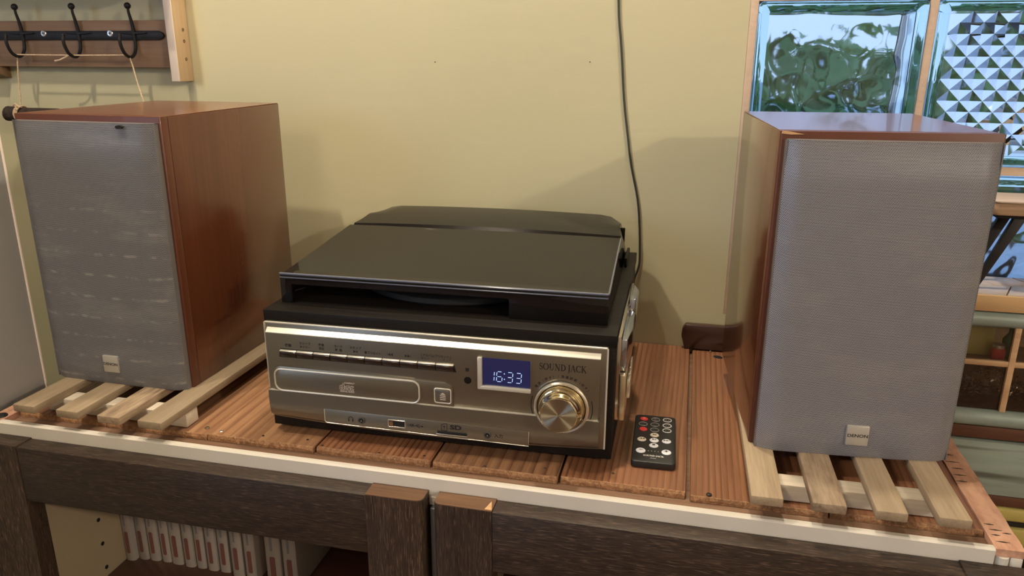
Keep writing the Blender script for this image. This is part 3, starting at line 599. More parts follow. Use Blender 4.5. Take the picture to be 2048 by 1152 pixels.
# ------------------------------------------------------------------ slatted racks under the speakers
def rack(xs, label, rz, px, mats):
    root = thing('slatted_rack', label, 'rack', (px, -.414, 0), rz, 'slatted racks under the speakers')
    for k, (a, b_) in enumerate(xs):
        rnd = random.Random(k+int(px*100)); y0 = rnd.uniform(-.0015, .001)
        MB().box(a-px, b_-px, y0, .292, .0160, .0250, .0016, 2).obj('slat', mats[k], root)
    lo = min(x[0] for x in xs)-px; hi = max(x[1] for x in xs)-px
    for y in (.040, .235): MB().box(lo+.006, hi-.001, y, y+.020, 0, .0158, .0006).obj('crossbar', 'bar', root)
rack([(.2885, .3158), (.3392, .3672), (.3900, .4152), (.4385, .4642)], 'slatted wooden rack under the speaker by the glass blocks', .015, .376, ['slat', 'slat_dark', 'slat', 'slat'])
rack([(-.4815, -.4535), (-.4261, -.3980), (-.3734, -.3456), (-.3245, -.2953)], 'slatted wooden rack under the speaker by the grey partition', -.012, -.388, ['slat', 'slat', 'slat_dark', 'slat'])

# ------------------------------------------------------------------ speakers
SW, SD, SH = .1829, .2326, .3019
def speaker(x, y, rz, label, gm, badge_x, badge_z, extra):
    root = thing('bookshelf_speaker', label, 'speaker', (x, y, .0251), rz, 'pair of cherry wood speakers')
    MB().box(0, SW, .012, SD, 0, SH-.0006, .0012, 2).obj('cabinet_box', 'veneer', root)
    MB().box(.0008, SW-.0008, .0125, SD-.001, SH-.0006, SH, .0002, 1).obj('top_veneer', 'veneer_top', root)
    MB().prism([(0, .0117), (.0, .0015), (.0015, 0), (SW-.0015, 0), (SW, .0015), (SW, .0117)], 'Z', 0, SH, .0007).obj('front_baffle', 'baffle', root)
    # bowed perforated grille, hollow shell with its own thickness
    g = MB(); nx, nz = 40, 24; x0, x1, z0, z1 = .0045, SW-.0030, -.0005, SH-.0065; vs = []; fs = []
    def prof(u):
        e = min(u, 1-u); base = .0065+.0072*math.sin(PI/2*min(1, e/.10))+.0018*(math.sin(PI*u))
        return -base
    for s_i, off in ((0, 0), (1, .0012)):
        for j in range(nz+1):
            for i in range(nx+1):
                u = i/nx; v = j/nz; u2 = .5-.5*math.cos(PI*u)*(.35)-.5*(1-2*u)*.65
                yy = prof(u2)+off; ez = min(v, 1-v)*nz
                if ez < 1: yy = yy*.82
                vs.append((x0+off+(x1-x0-2*off)*u2, min(yy, -.0006), z0+(z1-z0)*(v if 0 < j < nz else v)))
    A = (nx+1)*(nz+1)
    for j in range(nz):
        for i in range(nx):
            a = j*(nx+1)+i; fs += [(a, a+1, a+nx+2, a+nx+1), (A+a, A+a+nx+1, A+a+nx+2, A+a+1)]
    for i in range(nx): a = i; fs.append((a, A+a, A+a+1, a+1)); a = nz*(nx+1)+i; fs.append((a, a+1, A+a+1, A+a))
    for j in range(nz): a = j*(nx+1); fs.append((a, a+nx+1, A+a+nx+1, A+a)); a += nx; fs.append((a, A+a, A+a+nx+1, a+nx+1))
    # returns to the baffle
    g.mesh(vs, fs); bmesh.ops.recalc_face_normals(g.bm, faces=list(g.bm.faces))
    gr = g.obj('grille', gm, root); g = MB()
    for zz in (z0, z1-.0012): g.prism([(x0, -.0002)]+[(x0+(x1-x0)*q/20, prof(q/20)*.82+.0002) for q in range(21)]+[(x1, -.0002)], 'Z', zz, zz+.0012)
    g.box(x0, x0+.001, -.0072, -.0001, z0, z1); g.box(x1-.001, x1, -.0072, -.0001, z0, z1)
    g.obj('grille_rim', 'grillerim', gr)
    if extra == 'hole':
        MB().prism([(.1405, .2918), (.1425, .2935), (.147, .2938), (.1500, .2925), (.1480, .2905), (.1425, .2902)], 'Y', -.0162, -.0130).obj('torn_hole', 'hole', gr, label='small torn black hole in the mesh')
    if extra == 'chip':
        MB().prism([(.0010, SH-.0022), (.0016, SH+.0002), (.0085, SH-.0006), (.0200, SH-.0026), (.0085, SH-.0030)], 'Y', -.0004, .0002).obj('peeled_veneer', 'chip', root, label='peeled pale veneer corner')
    bd = MB(); bd.box(badge_x-.0100, badge_x+.0100, -.0182, -.0150, badge_z-.0100, badge_z+.0100, .0008, 2); b_o = bd.obj('badge', 'badge', root, label='square silver badge')
    tx = MB(); add_text(tx, 'DENON', badge_x, badge_z, -.01835, .0044, 1.18, .00008); tx.obj('lettering', 'ink', b_o, smooth=False)
    # rear terminals
    rp = MB(); rp.box(.06, .12, SD, SD+.003, .03, .09, .001); rp.obj('terminal_plate', 'black', root)
speaker(.2919, -.3172, .080, 'cherry wood speaker standing in front of the glass-block window', 'grille_r', .0945, .0240, 'chip')
speaker(-.4984, -.3260, -.0164, 'cherry wood speaker with torn dusty grille, below the coat hooks', 'grille_l', .0905, .0262, 'hole')

# ------------------------------------------------------------------ the stereo
st = thing('record_player_stereo', 'black and champagne-silver music system with smoked lid over its turntable', 'stereo', (-.2027, -.3549, 0), .0173)
TW, TD, TH_ = .3646, .3219, .1369
MB().box(.001, TW-.001, -.0005, TD-.001, .006, .1300, .0012).obj('body', 'black', st)
MB().box(0, TW, -.001, TD, .1240, TH_, .0010, 2).obj('top_plate', 'blackwood', st)
for a, b_ in ((.03, .03), (TW-.03, .03), (.03, TD-.04), (TW-.03, TD-.04)):
    f = MB(); f.lathe([(0, 0), (.011, 0), (.012, .0062), (0, .0062)], 20, Matrix.Translation((a, b_, 0))); f.obj('foot', 'platter', st)
# faceplate
def lowz(s_, e=.0195, d=.0060): return e-d*(1-((s_-.180)/.1775)**2)
fp = MB(); fp.prism([(.0033, .1258), (.3572, .1258), (.3572, .0200)]+[(.0033+(.3572-.0033)*(1-q/24), lowz(.0033+(.3572-.0033)*(1-q/24))) for q in range(25)], 'Y', -.0062, .0030, .0010)
fpo = fp.obj('faceplate', 'champ', st)
eb = MB(); eb.tube([(.0036, -.0064, lowz(.0036)+.001), (.0036, -.0064, .1250), (.0044, -.0064, .1257), (.3561, -.0064, .1257), (.3569, -.0064, .1250), (.3569, -.0064, lowz(.3569)+.001)], .0010, 8); eb.obj('edge_bead', 'edge_lit', fpo, label='bright outer edge of the faceplate')
MB().prism([(-.0062, .0530), (-.0062, .1200), (-.0108, .1162), (-.0108, .0530)], 'X', .0066, .3506, .0004).obj('upper_panel', 'champ', fpo)
MB().prism([(-.0063, .1203), (-.0111, .1163), (-.0111, .1155), (-.0104, .1158), (-.0060, .1195)], 'X', .0064, .3508).obj('bevel_strip', 'edge_lit', fpo)  # lit chamfer of the upper panel as a paler strip
low = [(-.0062, .0530), (-.0126, .0530), (-.0134, .0520), (-.0140, .0400), (-.0134, .0260), (-.0118, .0165), (-.0088, .0122), (-.0062, .0110)]
vs = []; fs = []; nl = 30
for q in range(nl+1):
    s_ = .0052+(.3516-.0052)*q/nl; zb_ = lowz(s_, .0215)
    for (yy, zz) in low: vs.append((s_, yy, .0530-(.0530-zz)*(.0530-zb_)/(.0530-.0110)))
K_l = len(low)
for q in range(nl):
    for k_ in range(K_l): fs.append((q*K_l+k_, q*K_l+(k_+1) % K_l, (q+1)*K_l+(k_+1) % K_l, (q+1)*K_l+k_))
fs += [tuple(range(K_l)), tuple(nl*K_l+k_ for k_ in range(K_l))[::-1]]
lp_ = MB(); lp_.mesh(vs, fs); bmesh.ops.recalc_face_normals(lp_.bm, faces=list(lp_.bm.faces)); lp_.obj('lower_panel', 'champ', fpo)
# raised surround of tray and eject button
ol = [(.0120, .0528), (.0120, .0700)]+[(.0215-.0095*math.cos(q), .0705+.0095*math.sin(q)) for q in [PI/2*i/6 for i in range(7)]]+[(.1960, .0782)]+[(.1975+.0085*math.sin(q), .0697+.0085*math.cos(q)) for q in [PI/2*i/6 for i in range(7)]]+[(.2060, .0528)]
MB().prism(ol, 'Y', -.0124, -.0106, .0005).obj('tray_surround', 'champ', fpo)
MB().box(.0068, .3504, -.0130, -.0104, .0524, .0532, .0003).obj('ledge', 'edge_lit', fpo)
tray = rrect(.0152, .1700, .0545, .0762, .0065)
ty = MB(); ty.prism(tray, 'Y', -.0134, -.0118, .0004); tro = ty.obj('disc_tray', 'champ', fpo)
rg = MB(); rg.tube([(p[0], -.0132, p[1]) for p in rrect(.0140, .1712, .0534, .0773, .0075)], .0010, 8, True); rg.obj('tray_rim', 'edge_lit', tro, label='bright chrome tray rim')
gp = MB(); gp.tube([(p[0], -.0124, p[1]) for p in rrect(.0150, .1703, .0543, .0765, .0068)], .0006, 6, True); gp.obj('tray_gap', 'hole', tro)
# disc logo on the tray
lg = MB(); D_ = [([(0, 0), (0, .55), (.5, .55)], .16), ([(.5, 1), (.5, 0), (0, 0)], .16), ([(.78, 0), (.78, .55)], .16), ([(1.5, .55), (1.06, .55), (1.06, .28), (1.5, .28), (1.5, 0), (1.06, 0)], .16), ([(2.2, .55), (1.78, .55), (1.78, 0), (2.2, 0)], .16)]
strokes(lg, [(p, .30) for p, w_ in D_], .0870, .0612, -.01350, .0064)
add_text(lg, 'COMPACT', .0968, .0683, -.01350, .0024, 1.0, .00006); add_text(lg, 'DIGITAL AUDIO', .0940, .0588, -.01350, .0024, .9, .00006)
lg.obj('disc_logo', 'palelogo', tro, smooth=False)
lg = MB(); strokes(lg, [(p, .12) for p, w_ in D_], .0870, .0612, -.01358, .0064); lg.obj('disc_logo_core', 'inkgrey', tro, smooth=False)
# eject button
ej = MB(); ej.prism(rrect(.1882, .2030, .0575, .0708, .0012, 3), 'Y', -.0138, -.0122, .0003); ejo = ej.obj('eject_button', 'champ', fpo)
e2 = MB(); e2.tube([(p[0], -.0130, p[1]) for p in rrect(.1873, .2040, .0566, .0717, .0020, 4)], .0008, 8, True); e2.obj('button_rim', 'edge_lit', ejo)
e3 = MB(); [e3.box(.1930, .1990, -.01400, -.0137, z, z+.0008) for z in (.0600, .0620, .0640)]; e3.prism([(.1932, .0658), (.1988, .0658), (.1960, .0680)], 'Y', -.0139, -.0137); e3.obj('eject_mark', 'palelogo', ejo, smooth=False)
# row of ten keys
x0, x1 = .0216, .2076; n = 10; wk = (x1-x0)/n
MB().prism([(.0198, .0900), (.0218, .0994), (.2066, .0985), (.2098, .0900)], 'Y', -.0112, -.0104).obj('key_recess', 'hole', fpo)
for i in range(n):
    a = x0+i*wk+.0003; b_ = x0+(i+1)*wk-.0003; dz = 0
    MB().prism([(-.0106, .0973), (-.0136, .0970), (-.0142, .0960), (-.0130, .0912), (-.0106, .0906)], 'X', a, b_, .0002).obj('key', 'keydark', fpo)
    MB().prism([(-.0106, .0986), (-.0122, .0984), (-.0137, .0976), (-.0137, .0972), (-.0106, .0972)], 'X', a, b_, .0002).obj('key_lip', 'edge_lit', fpo)  # lit top edge of the key as a paler strip
tx = MB(); caps = [(0, '機能', None), (1, 'スリープ', 'タイマー'), (2, '録音', '再生'), (3, 'モード', '時  刻'), (4, 'スキップ', '▶/II'), (5, None, '■プリセット'), (6, None, 'I◀◀'), (7, None, '▶▶I')]
for i, a, b_ in caps:
    cx = x0+(i+.5)*wk-.0002*i
    if b_ is None: add_text(tx, a, cx, .1032, -.01094, .0036, 1, .00006)
    else:
        if a: add_text(tx, a, cx, .1066, -.01094, .0032, 1, .00005)
        add_text(tx, b_, cx, .1026, -.01094, .0033, .9, .00006)
add_text(tx, '[ アルバム/プリセット ]', x0+9*wk, .1052, -.01094, .0031, .95, .00005); add_text(tx, 'ダウン', x0+8.4*wk, .1018, -.01094, .0029); add_text(tx, 'アップ', x0+9.6*wk, .1018, -.01094, .0029)
tx.prism([(.2190, .0920), (.2226, .0920), (.2226, .0956), (.2190, .0956)], 'Y', -.01098, -.0107)
tx.obj('key_lettering', 'ink', fpo, smooth=False)
# sensor window
se = MB(); se.lathe([(0, .0006), (.0036, .0006), (.0039, 0)], 28, Matrix.Translation((.2211, -.0106, .0825)) @ Matrix.Rotation(PI/2, 4, 'X')); se.obj('remote_sensor', 'blackgloss', fpo)
# display
MB().box(.2362, .2842, -.0112, -.0104, .0796, .1082).obj('display_screen', 'lcd', fpo, smooth=False)
sc_ = [o for o in fpo.children if o.name.startswith('display_screen')][0]
MB().prism([(.2318, .0758), (.2362, .0796), (.2362, .1090), (.2318, .1090)], 'Y', -.0142, -.0106, .0004).obj('display_bezel', 'edge_lit', fpo)
MB().prism([(.2318, .0758), (.2848, .0758), (.2848, .0796), (.2362, .0796)], 'Y', -.0142, -.0106, .0004).obj('display_bezel', 'edge_lit', fpo)
MB().box(.2842, .2850, -.0125, -.0106, .0758, .1090, .0002).obj('display_bezel', 'champ', fpo)
segs = {'0': 'abcdef', '1': 'bc', '6': 'acdefg', '3': 'abcdg'}
dg = MB(); hh, ww = .0105, .0054
def seg7(ch, x, z):
    P = {'a': ((0, hh), (ww, hh)), 'b': ((ww, hh), (ww, hh/2)), 'c': ((ww, hh/2), (ww, 0)), 'd': ((0, 0), (ww, 0)), 'e': ((0, hh/2), (0, 0)), 'f': ((0, hh), (0, hh/2)), 'g': ((0, hh/2), (ww, hh/2))}
    for s in segs[ch]:
        (ax, az), (bx_, bz) = P[s]; d = Vector((bx_-ax, bz-az)).normalized()*.0009
        a = (ax+d.x+az*.06, az+d.y); b_ = (bx_-d.x+bz*.06, bz-d.y); strokes(dg, [([a, b_], .00062)], x, z, -.0114, 1)
for ch, x in (('1', .2423), ('6', .2502), ('3', .2606), ('3', .2692)): seg7(ch, x, .0844)
for z in (.0868, .0925): dg.box(.2577, .2586, -.0114, -.0112, z, z+.0010)
dg.obj('clock_digits', 'lcdseg', sc_, smooth=False, label='glowing digits 16:33')
# maker's lettering
wd_, wl = serif_word('SOUND JACK'); tx = MB(); strokes(tx, wd_, .2925, .1010, -.01094, .0452/wl*1.0) if False else strokes(tx, [([(p[0], p[1]*1.05) for p in pts], w_*1.15) for pts, w_ in wd_], .2925, .1010, -.01094, .0455/wl)
tx.obj('brand_lettering', 'ink', fpo, smooth=False)
# knob
KX, KZ = .3148, .0636
def ry(y): return Matrix.Translation((KX, y, KZ)) @ Matrix.Rotation(PI/2, 4, 'X')
kb = MB(); kb.lathe([(.0268, 0), (.0268, .0022), (.0256, .0034), (.0242, .0030), (.0236, .0008), (.0236, 0)], 64, ry(-.0118)); kb.obj('knob_ring', 'champ_l', fpo)
k = MB(); k.lathe([(.0228, 0), (.0228, .0022), (.0222, .0030), (.0214, .0032), (.0212, .0048), (.0218, .0056), (.0214, .0070), (.0206, .0074), (.0204, .0092), (.0208, .0100), (.0204, .0122), (.0198, .0136), (.0188, .0156), (.0180, .0170), (.0178, .0186), (.0172, .0192), (.0170, .0188)], 72, ry(-.0118)); kno = k.obj('volume_knob', 'gold', fpo, label='large polished gold volume knob')
for pt in kno.data.polygons: pt.use_smooth = True
kno.data.materials.clear(); M['goldchrome'] = plain('gold_chrome', (.90, .78, .52), .09, 1); kno.data.materials.append(M['goldchrome'])
kf = MB(); prof_ = [(.0171, 0)]+[(.0171*(1-q/8), .0001) for q in range(1, 9)]; kf.lathe([(.0170, -.0004), (.0170, 0)]+[(.0170*(1-q/10), 0) for q in range(1, 11)], 72, Matrix.Rotation(PI/2, 4, 'X')); kf.obj('knob_face', 'turned', kno, loc=(KX, -.0118-.0189, KZ), label='turned knob face')
tx = MB(); st_ = '電源（押す）/音量調節（回す）'
for i, ch in enumerate(st_):
    a = math.radians(142-(142-36)*i/(len(st_)-1)); add_text(tx, ch, .3148+.0315*math.cos(a), .0636+.0315*math.sin(a), -.01094, .0031, 1, .00005, a-PI/2)
for a0, a1 in ((163, 200), (-20, 17)):
    strokes(tx, [(arc(.3148, .0636, .0300, .0300, a0, a1, 12), .0008)], 0, 0, -.01420 if False else -.01094, 1)
tx.obj('knob_lettering', 'ink', fpo, smooth=False)
# socket panel
sp_ = MB(); sp_.prism([(.0675, .0372), (.0675, .0240)]+[(.0700-.0025*math.cos(q), .0228-.0025*math.sin(q)+.0006) for q in [PI/2*i/4 for i in range(5)]]+[(.2836, .0196), (.2836, .0350)], 'Y', -.0146, -.0134, .0003); spo = sp_.obj('socket_panel', 'champ', fpo)
ln_ = MB(); ln_.tube([(.0675, -.0147, .0370), (.0675, -.0147, .0242), (.0684, -.0147, .0226), (.0700, -.0147, .0220), (.2834, -.0147, .0192), (.2836, -.0147, .0348)], .0004, 6); ln_.obj('panel_bead', 'edge_lit', spo)
def socket(x, z, nm):
    s = MB(); s.lathe([(.0038, 0), (.0038, .0010), (.0030, .0014), (.0024, .0010), (.0020, .0010)], 28, Matrix.Translation((x, -.0146, z)) @ Matrix.Rotation(PI/2, 4, 'X')); o = s.obj(nm, 'inkgrey', spo)
    s = MB(); s.lathe([(0, .0009), (.0026, .0009)], 20, Matrix.Translation((x, -.0148, z)) @ Matrix.Rotation(PI/2, 4, 'X')); s.obj('socket_hole', 'hole', o)
    s = MB(); s.ball((x, -.0156, z-.0004), .0007); s.obj('contact', 'chrome', o)
socket(.1083, .0287, 'headphone_socket'); socket(.2418, .0270, 'input_socket')
u = MB(); u.tube([(p[0], -.0148, p[1]) for p in rrect(.1375, .1555, .0252, .0325, .0006, 3)], .0006, 6, True); uo = u.obj('usb_port', 'champ_l', spo)
MB().box(.1382, .1548, -.0150, -.0146, .0258, .0319).obj('port_opening', 'hole', uo, smooth=False); MB().box(.1384, .1425, -.0152, -.0148, .0266, .0312).obj('contact', 'brass', uo, smooth=False)
u = MB(); u.box(.1895, .2205, -.0152, -.0146, .0233, .0262, .0003); uo = u.obj('card_slot', 'hole', spo); MB().box(.1885, .2210, -.0154, -.0146, .0222, .0231, .0002).obj('slot_lip', 'champ_l', uo)
tx = MB(); strokes(tx, [(arc(.0964, .0285, .0024, .0030, 200, -20, 12), .0007), ([(.0942, .0282), (.0942, .0262)], .0013), ([(.0986, .0282), (.0986, .0262)], .0013)], 0, 0, -.01474, 1)
add_text(tx, 'USB', .1615, .0288, -.01474, .0040, 1, .0001); strokes(tx, [([(.1655, .0288), (.1735, .0288)], .0006), ([(.1670, .0288), (.1685, .0302), (.1705, .0302)], .0006), ([(.1680, .0288), (.1695, .0274), (.1715, .0274)], .0006)], 0, 0, -.01474, 1)
tx.box(.1729, .1745, -.01476, -.0147, .0280, .0296)
add_text(tx, 'SD', .2090, .0312, -.01474, .0066, 1.5, .0003); add_text(tx, '入力', .2530, .0268, -.01474, .0046, 1, .0001)
strokes(tx, [([(.1940, .0268), (.1940, .0330), (.1975, .0345), (.1998, .0345), (.1998, .0268), (.1940, .0268)], .0006), ([(.1958, .0310), (.1969, .0322), (.1980, .0310)], .0006), ([(.1969, .0320), (.1969, .0285)], .0006)], 0, 0, -.01474, 1)
tx.obj('socket_lettering', 'ink', spo, smooth=False)
# cassette unit on the right-hand side
cs = MB(); cs.box(TW-.005, TW+.0035, .018, .205, .040, .1290, .002); co = cs.obj('cassette_unit', 'keychrome', st, label='silver cassette unit on the side')
MB().prism([(TW+.003, .022), (TW+.0085, .024), (TW+.0115, .060), (TW+.0105, .110), (TW+.003, .120)], 'Z', .0920, .1245, .0008).obj('cassette_door', 'reflectchrome', co)
MB().prism([(TW+.003, .128), (TW+.0100, .130), (TW+.0115, .165), (TW+.003, .195)], 'Z', .0960, .1330, .0008).obj('cassette_door', 'reflectchrome', co)
MB().box(TW+.003, TW+.0070, .118, .130, .100, .122, .001).obj('hinge_block', 'gold', co)
MB().box(TW+.003, TW+.0090, .0150, .058, .0420, .0905, .0010).obj('side_bezel', 'gold', co)
for q in range(4): MB().box(TW+.0095, TW+.0130-.0004*q, .0250+q*.017, .0390+q*.017, .0620, .0820, .0012).obj('side_key', 'champ_l', co)
# turntable below the lid
base = thing if False else None
tt = MB(); tt.lathe([(0, 0), (.118, 0), (.120, .002), (.120, .0075), (.117, .0095), (.108, .0100), (.106, .0088), (.012, .0088), (.010, .0100), (0, .0100)], 64, Matrix.Translation((.170, .165, TH_+.001))); tto = tt.obj('platter', 'platter', st)
sp2 = MB(); sp2.lathe([(.0035, 0), (.0035, .006), (.0018, .008), (0, .0085)], 16, Matrix.Translation((.170, .165, TH_+.0105))); sp2.obj('spindle', 'chrome', tto)
ta = MB(); ta.tube([(.320, .250, TH_+.014), (.322, .16, TH_+.014), (.300, .09, TH_+.013), (.285, .055, TH_+.010)], .0028, 10); ta.lathe([(.0, 0), (.016, 0), (.016, .010), (.012, .013), (0, .013)], 24, Matrix.Translation((.320, .250, TH_))); ta.box(.278, .292, .040, .062, TH_+.004, TH_+.012, .002); ta.obj('tonearm', 'blackgloss', st)
tr_ = MB(); tr_.tube([(.018, .037, TH_+.010), (.024, .040, TH_+.0115), (.028, .041, TH_+.013)], .0007, 6); tr_.obj('lid_catch', 'iron', st)
# smoked lid: closed shells with real thickness
LX0, LX1 = .0090, .3520; LY0, LY1 = .0265, .3020; t_ = .0022
def lidprof(y):   # height of the outer top over the base plane
    if y < .012: return .0322
    if y < .178: return .0322+(.0470-.0322)*(y-.012)/(.178-.012)
    if y < .186: return .0440
    k = (y-.186)/(LY1-LY0-.186); return .0485+.0062*math.sin(min(1, k)*PI*.55)
lid = MB(); ny, nx = 40, 24; D = LY1-LY0; vs = []; fs = []
ys = sorted(set([D*q/ny for q in range(ny+1)]+[.012, .176, .1785, .1855, .188]))
def crown(u, y):
    # rear part is domed and its corners drop
    e = abs(2*u-1)
    if y > .186: return -.0030*e**2-.010*max(0, (e-.86)/.14)**2*min(1, max(0, (y-.23)/.045))
    return -.0008*e**4
for lay in (0, 1):
    for y in ys:
        for i in range(nx+1):
            u = i/nx; ins = .004*min(1, y/D)+(.004*min(1, max(0, (y-.186)/.02)) if y > .186 else 0)
            ex = t_*lay
            x = LX0+ins+ex+(LX1-LX0-2*ins-2*ex)*u; yy = LY0+(y if 0 < y < D else (ex if y == 0 else D-ex))
            vs.append((x, yy, TH_+.0002+lidprof(y)+crown(u, y)-ex))
R_ = nx+1; K = len(ys); A = R_*K
for j in range(K-1):
    for i in range(nx):
        a = j*R_+i; fs += [(a, a+1, a+R_+1, a+R_), (A+a, A+a+R_, A+a+R_+1, A+a+1)]
for i in range(nx):
    a = i; fs.append((a, A+a, A+a+1, a+1)); a = (K-1)*R_+i; fs.append((a, a+1, A+a+1, A+a))
for j in range(K-1):
    a = j*R_; fs.append((a, a+R_, A+a+R_, A+a)); a += nx; fs.append((a, A+a, A+a+R_, a+R_))
lid.mesh(vs, fs); bmesh.ops.recalc_face_normals(lid.bm, faces=list(lid.bm.faces)); lo_ = lid.obj('lid', 'smoke', st, label='smoked translucent lid with a groove across')
fr = MB(); zt = TH_+.0002+.0322
fr.prism([(LX0-.0012, TH_+.0004), (LX0+.0115, TH_+.0004), (LX0+.0115, zt-.0118), (.2530, zt-.0118), (.2545, zt-.0132), (.2545, TH_+.0020), (.2560, TH_+.0004), (LX1+.0012, TH_+.0004), (LX1+.0012, zt), (LX0-.0012, zt)], 'Y', LY0-.0012, LY0+.0010, .0004)
fr.obj('lid_front', 'smoke', lo_)
rm = MB(); rm.tube([(LX0-.0008, LY0-.0016, zt-.0006), (LX1+.0008, LY0-.0016, zt-.0006)], .0013, 8); rm.tube([(LX0-.0008, LY0-.0018, zt-.0045), (LX1+.0008, LY0-.0018, zt-.0045)], .0008, 8)
rm.tube([(LX1+.0008, LY0-.0016, zt-.0006)]+[(LX1+.0008-.004*y/D-(0.004 if y > .19 else 0), LY0+y, TH_+lidprof(y)-.0012) for y in (.012, .09, .176)], .0010, 8); rm.obj('lid_rim', 'smokerim', lo_)
for sx in (0, 1):
    side = MB(); p = [(LY0, TH_+.0004)]+[(LY0+y, TH_+.0002+lidprof(y)+crown(1, y)-.0010) for y in (0, .012, .1775, .1790, .1850, .189, .205, .230, .243, .258, D)]+[(LY0+D, TH_+.0004)]
    b = bmesh.new(); vA = []; vB = []
    for (yy, zz) in p:
        f_ = (yy-LY0)/D; ins = .004*f_+(.004 if yy-LY0 > .2 else 0); ins *= min(1, (zz-TH_)/.03)
        xa = LX0+ins if sx == 0 else LX1-ins; s = 1 if sx == 0 else -1
        vA.append(b.verts.new((xa-s*.0002, yy, zz))); vB.append(b.verts.new((xa+s*t_, yy, zz)))
    b.faces.new(vA); b.faces.new(vB[::-1])
    for i in range(len(p)): j = (i+1) % len(p); b.faces.new((vA[j], vA[i], vB[i], vB[j]))
    bmesh.ops.recalc_face_normals(b, faces=list(b.faces)); side.join(b); side.obj('lid_side', 'smoke', lo_)
MB().box(LX0+.003, LX1-.003, LY1-.0025, LY1-.0005, TH_+.0004, TH_+.037).obj('lid_back', 'smoke', lo_)
for x in (.06, .29): MB().box(x, x+.03, LY1, LY1+.010, TH_, TH_+.018, .002).obj('lid_hinge', 'black', lo_)
MB().box(LX1+.001, LX1+.0045, LY1-.06, LY1-.004, TH_, TH_+.012, .001).obj('lid_hinge_cover', 'black', st)

# ------------------------------------------------------------------ remote control
rcx, rcy = .2007, -.2945; rz = math.atan2(.2240-.1800-.0, 1)*0+.026
rc = thing('remote_control', 'slim black remote control lying on a pine plank beside the stereo', 'remote', (rcx, rcy, .0002), rz)
co_, si_ = math.cos(-rz), math.sin(-rz)
def L_(x, y): x -= rcx; y -= rcy; return (x*co_-y*si_, x*si_+y*co_)
b = MB(); b.prism(rrect(-.0218, .0218, -.0530, .0510, .0050), 'Z', 0, .0074, .0012); b.obj('case', 'remote', rc)
def disc(name, x, y, rx, ryy, mat, h=.0009, par=rc):
    x, y = L_(x, y); b = MB(); b.lathe([(0, h), (rx*.85, h), (rx, h*.4), (rx, 0)], 24, Matrix.Translation((x, y, .0073)) @ Matrix.Diagonal((1, ryy/rx, 1, 1))); return b.obj(name, mat, par)
R1 = .0043; R2 = .0044
mk = MB()
def flat(s, x, y, size, bold=.0001, sx=1.0, z=.00840, rot=0.0):
    v, f = text_geo(s, size, sx, bold); x, y = L_(x, y); mk_cur.mesh([(x+a, y+b_, z) for a, b_ in v], f)
dark = MB(); lite = MB()
for (x, y) in ((.1874, -.2548), (.1880, -.2790)): disc('button', x, y, R1, R1*.95, 'red')
for (x, y, q) in ((.1999, -.2538, 0), (.2123, -.2527, 1), (.1872, -.2671, 0), (.1997, -.2662, 0), (.2126, -.2658, 1), (.2000, -.2786, 0), (.2128, -.2774, 1)):
    lx, ly = L_(x, y); b = MB(); b.tube([(lx+R2*math.cos(a), ly+R2*.95*math.sin(a), .0076) for a in [2*PI*i/28 for i in range(28)]], .00038 if q == 0 else .0005, 6, True)
    o = disc('button', x, y, R1*.9, R1*.85, 'remote', .0006); ro = b.obj('button_ring', 'ring' if q == 0 else 'whiteink', o)
disc('button', .2005, -.2902, .0046, .0044, 'creambtn'); disc('button', .1880, -.3021, .0046, .0044, 'creambtn')
for x, y in ((.2007, -.3017), (.2132, -.3013), (.2008, -.3130)): disc('button', x, y, .0047, .0045, 'whitebtn')
for x, y in ((.1885, -.3259), (.2139, -.3244)): disc('button', x, y, .0049, .0050, 'whitebtn')
mk_cur = dark
flat('I◀◀', .1880, -.3018, .0030); flat('▶II', .2007, -.3012, .0030); flat('▶▶I', .2132, -.3010, .0030); flat('■', .2008, -.3128, .0036); flat('−', .1885, -.3257, .0070, .0002); flat('+', .2139, -.3240, .0072, .0002); flat('EQ', .2005, -.2902, .0030)
dark.obj('button_marks', 'ink', rc, smooth=False)
mk_cur = lite
flat('⏻' if False else 'O', .1874, -.2548, .0034, .0, 1, .00845); flat('•  •  •  •', .2010, -.3248, .0036, .0001, 1, .00742); flat('TIME', .1990, -.2530, .0016, 0, 1, .0080)
for x, y in ((.2123, -.2527), (.2126, -.2658), (.2128, -.2774)): flat('- -', x, y, .0040, 0, 1, .00805)
wd_, wl = serif_word('SOUND JACK'); sc1 = .0205/wl; lx, ly = L_(.1915, -.3360)
for pts, w_ in wd_:
    for a, c in zip(pts, pts[1:]):
        d = Vector((c[0]-a[0], c[1]-a[1]))
        if d.length < 1e-6: continue
        d.normalize(); nr = Vector((-d.y, d.x))*w_*.8
        lite.mesh([(lx+p[0]*sc1, ly+p[1]*sc1, .00745) for p in ((a[0]+nr.x, a[1]+nr.y), (a[0]-nr.x, a[1]-nr.y), (c[0]-nr.x, c[1]-nr.y), (c[0]+nr.x, c[1]+nr.y))], [(0, 1, 2, 3)])
lite.box(lx+.007, lx+.013, ly-.0035, ly-.0031, .0074, .00745)
lite.obj('case_lettering', 'whiteink', rc, smooth=False)

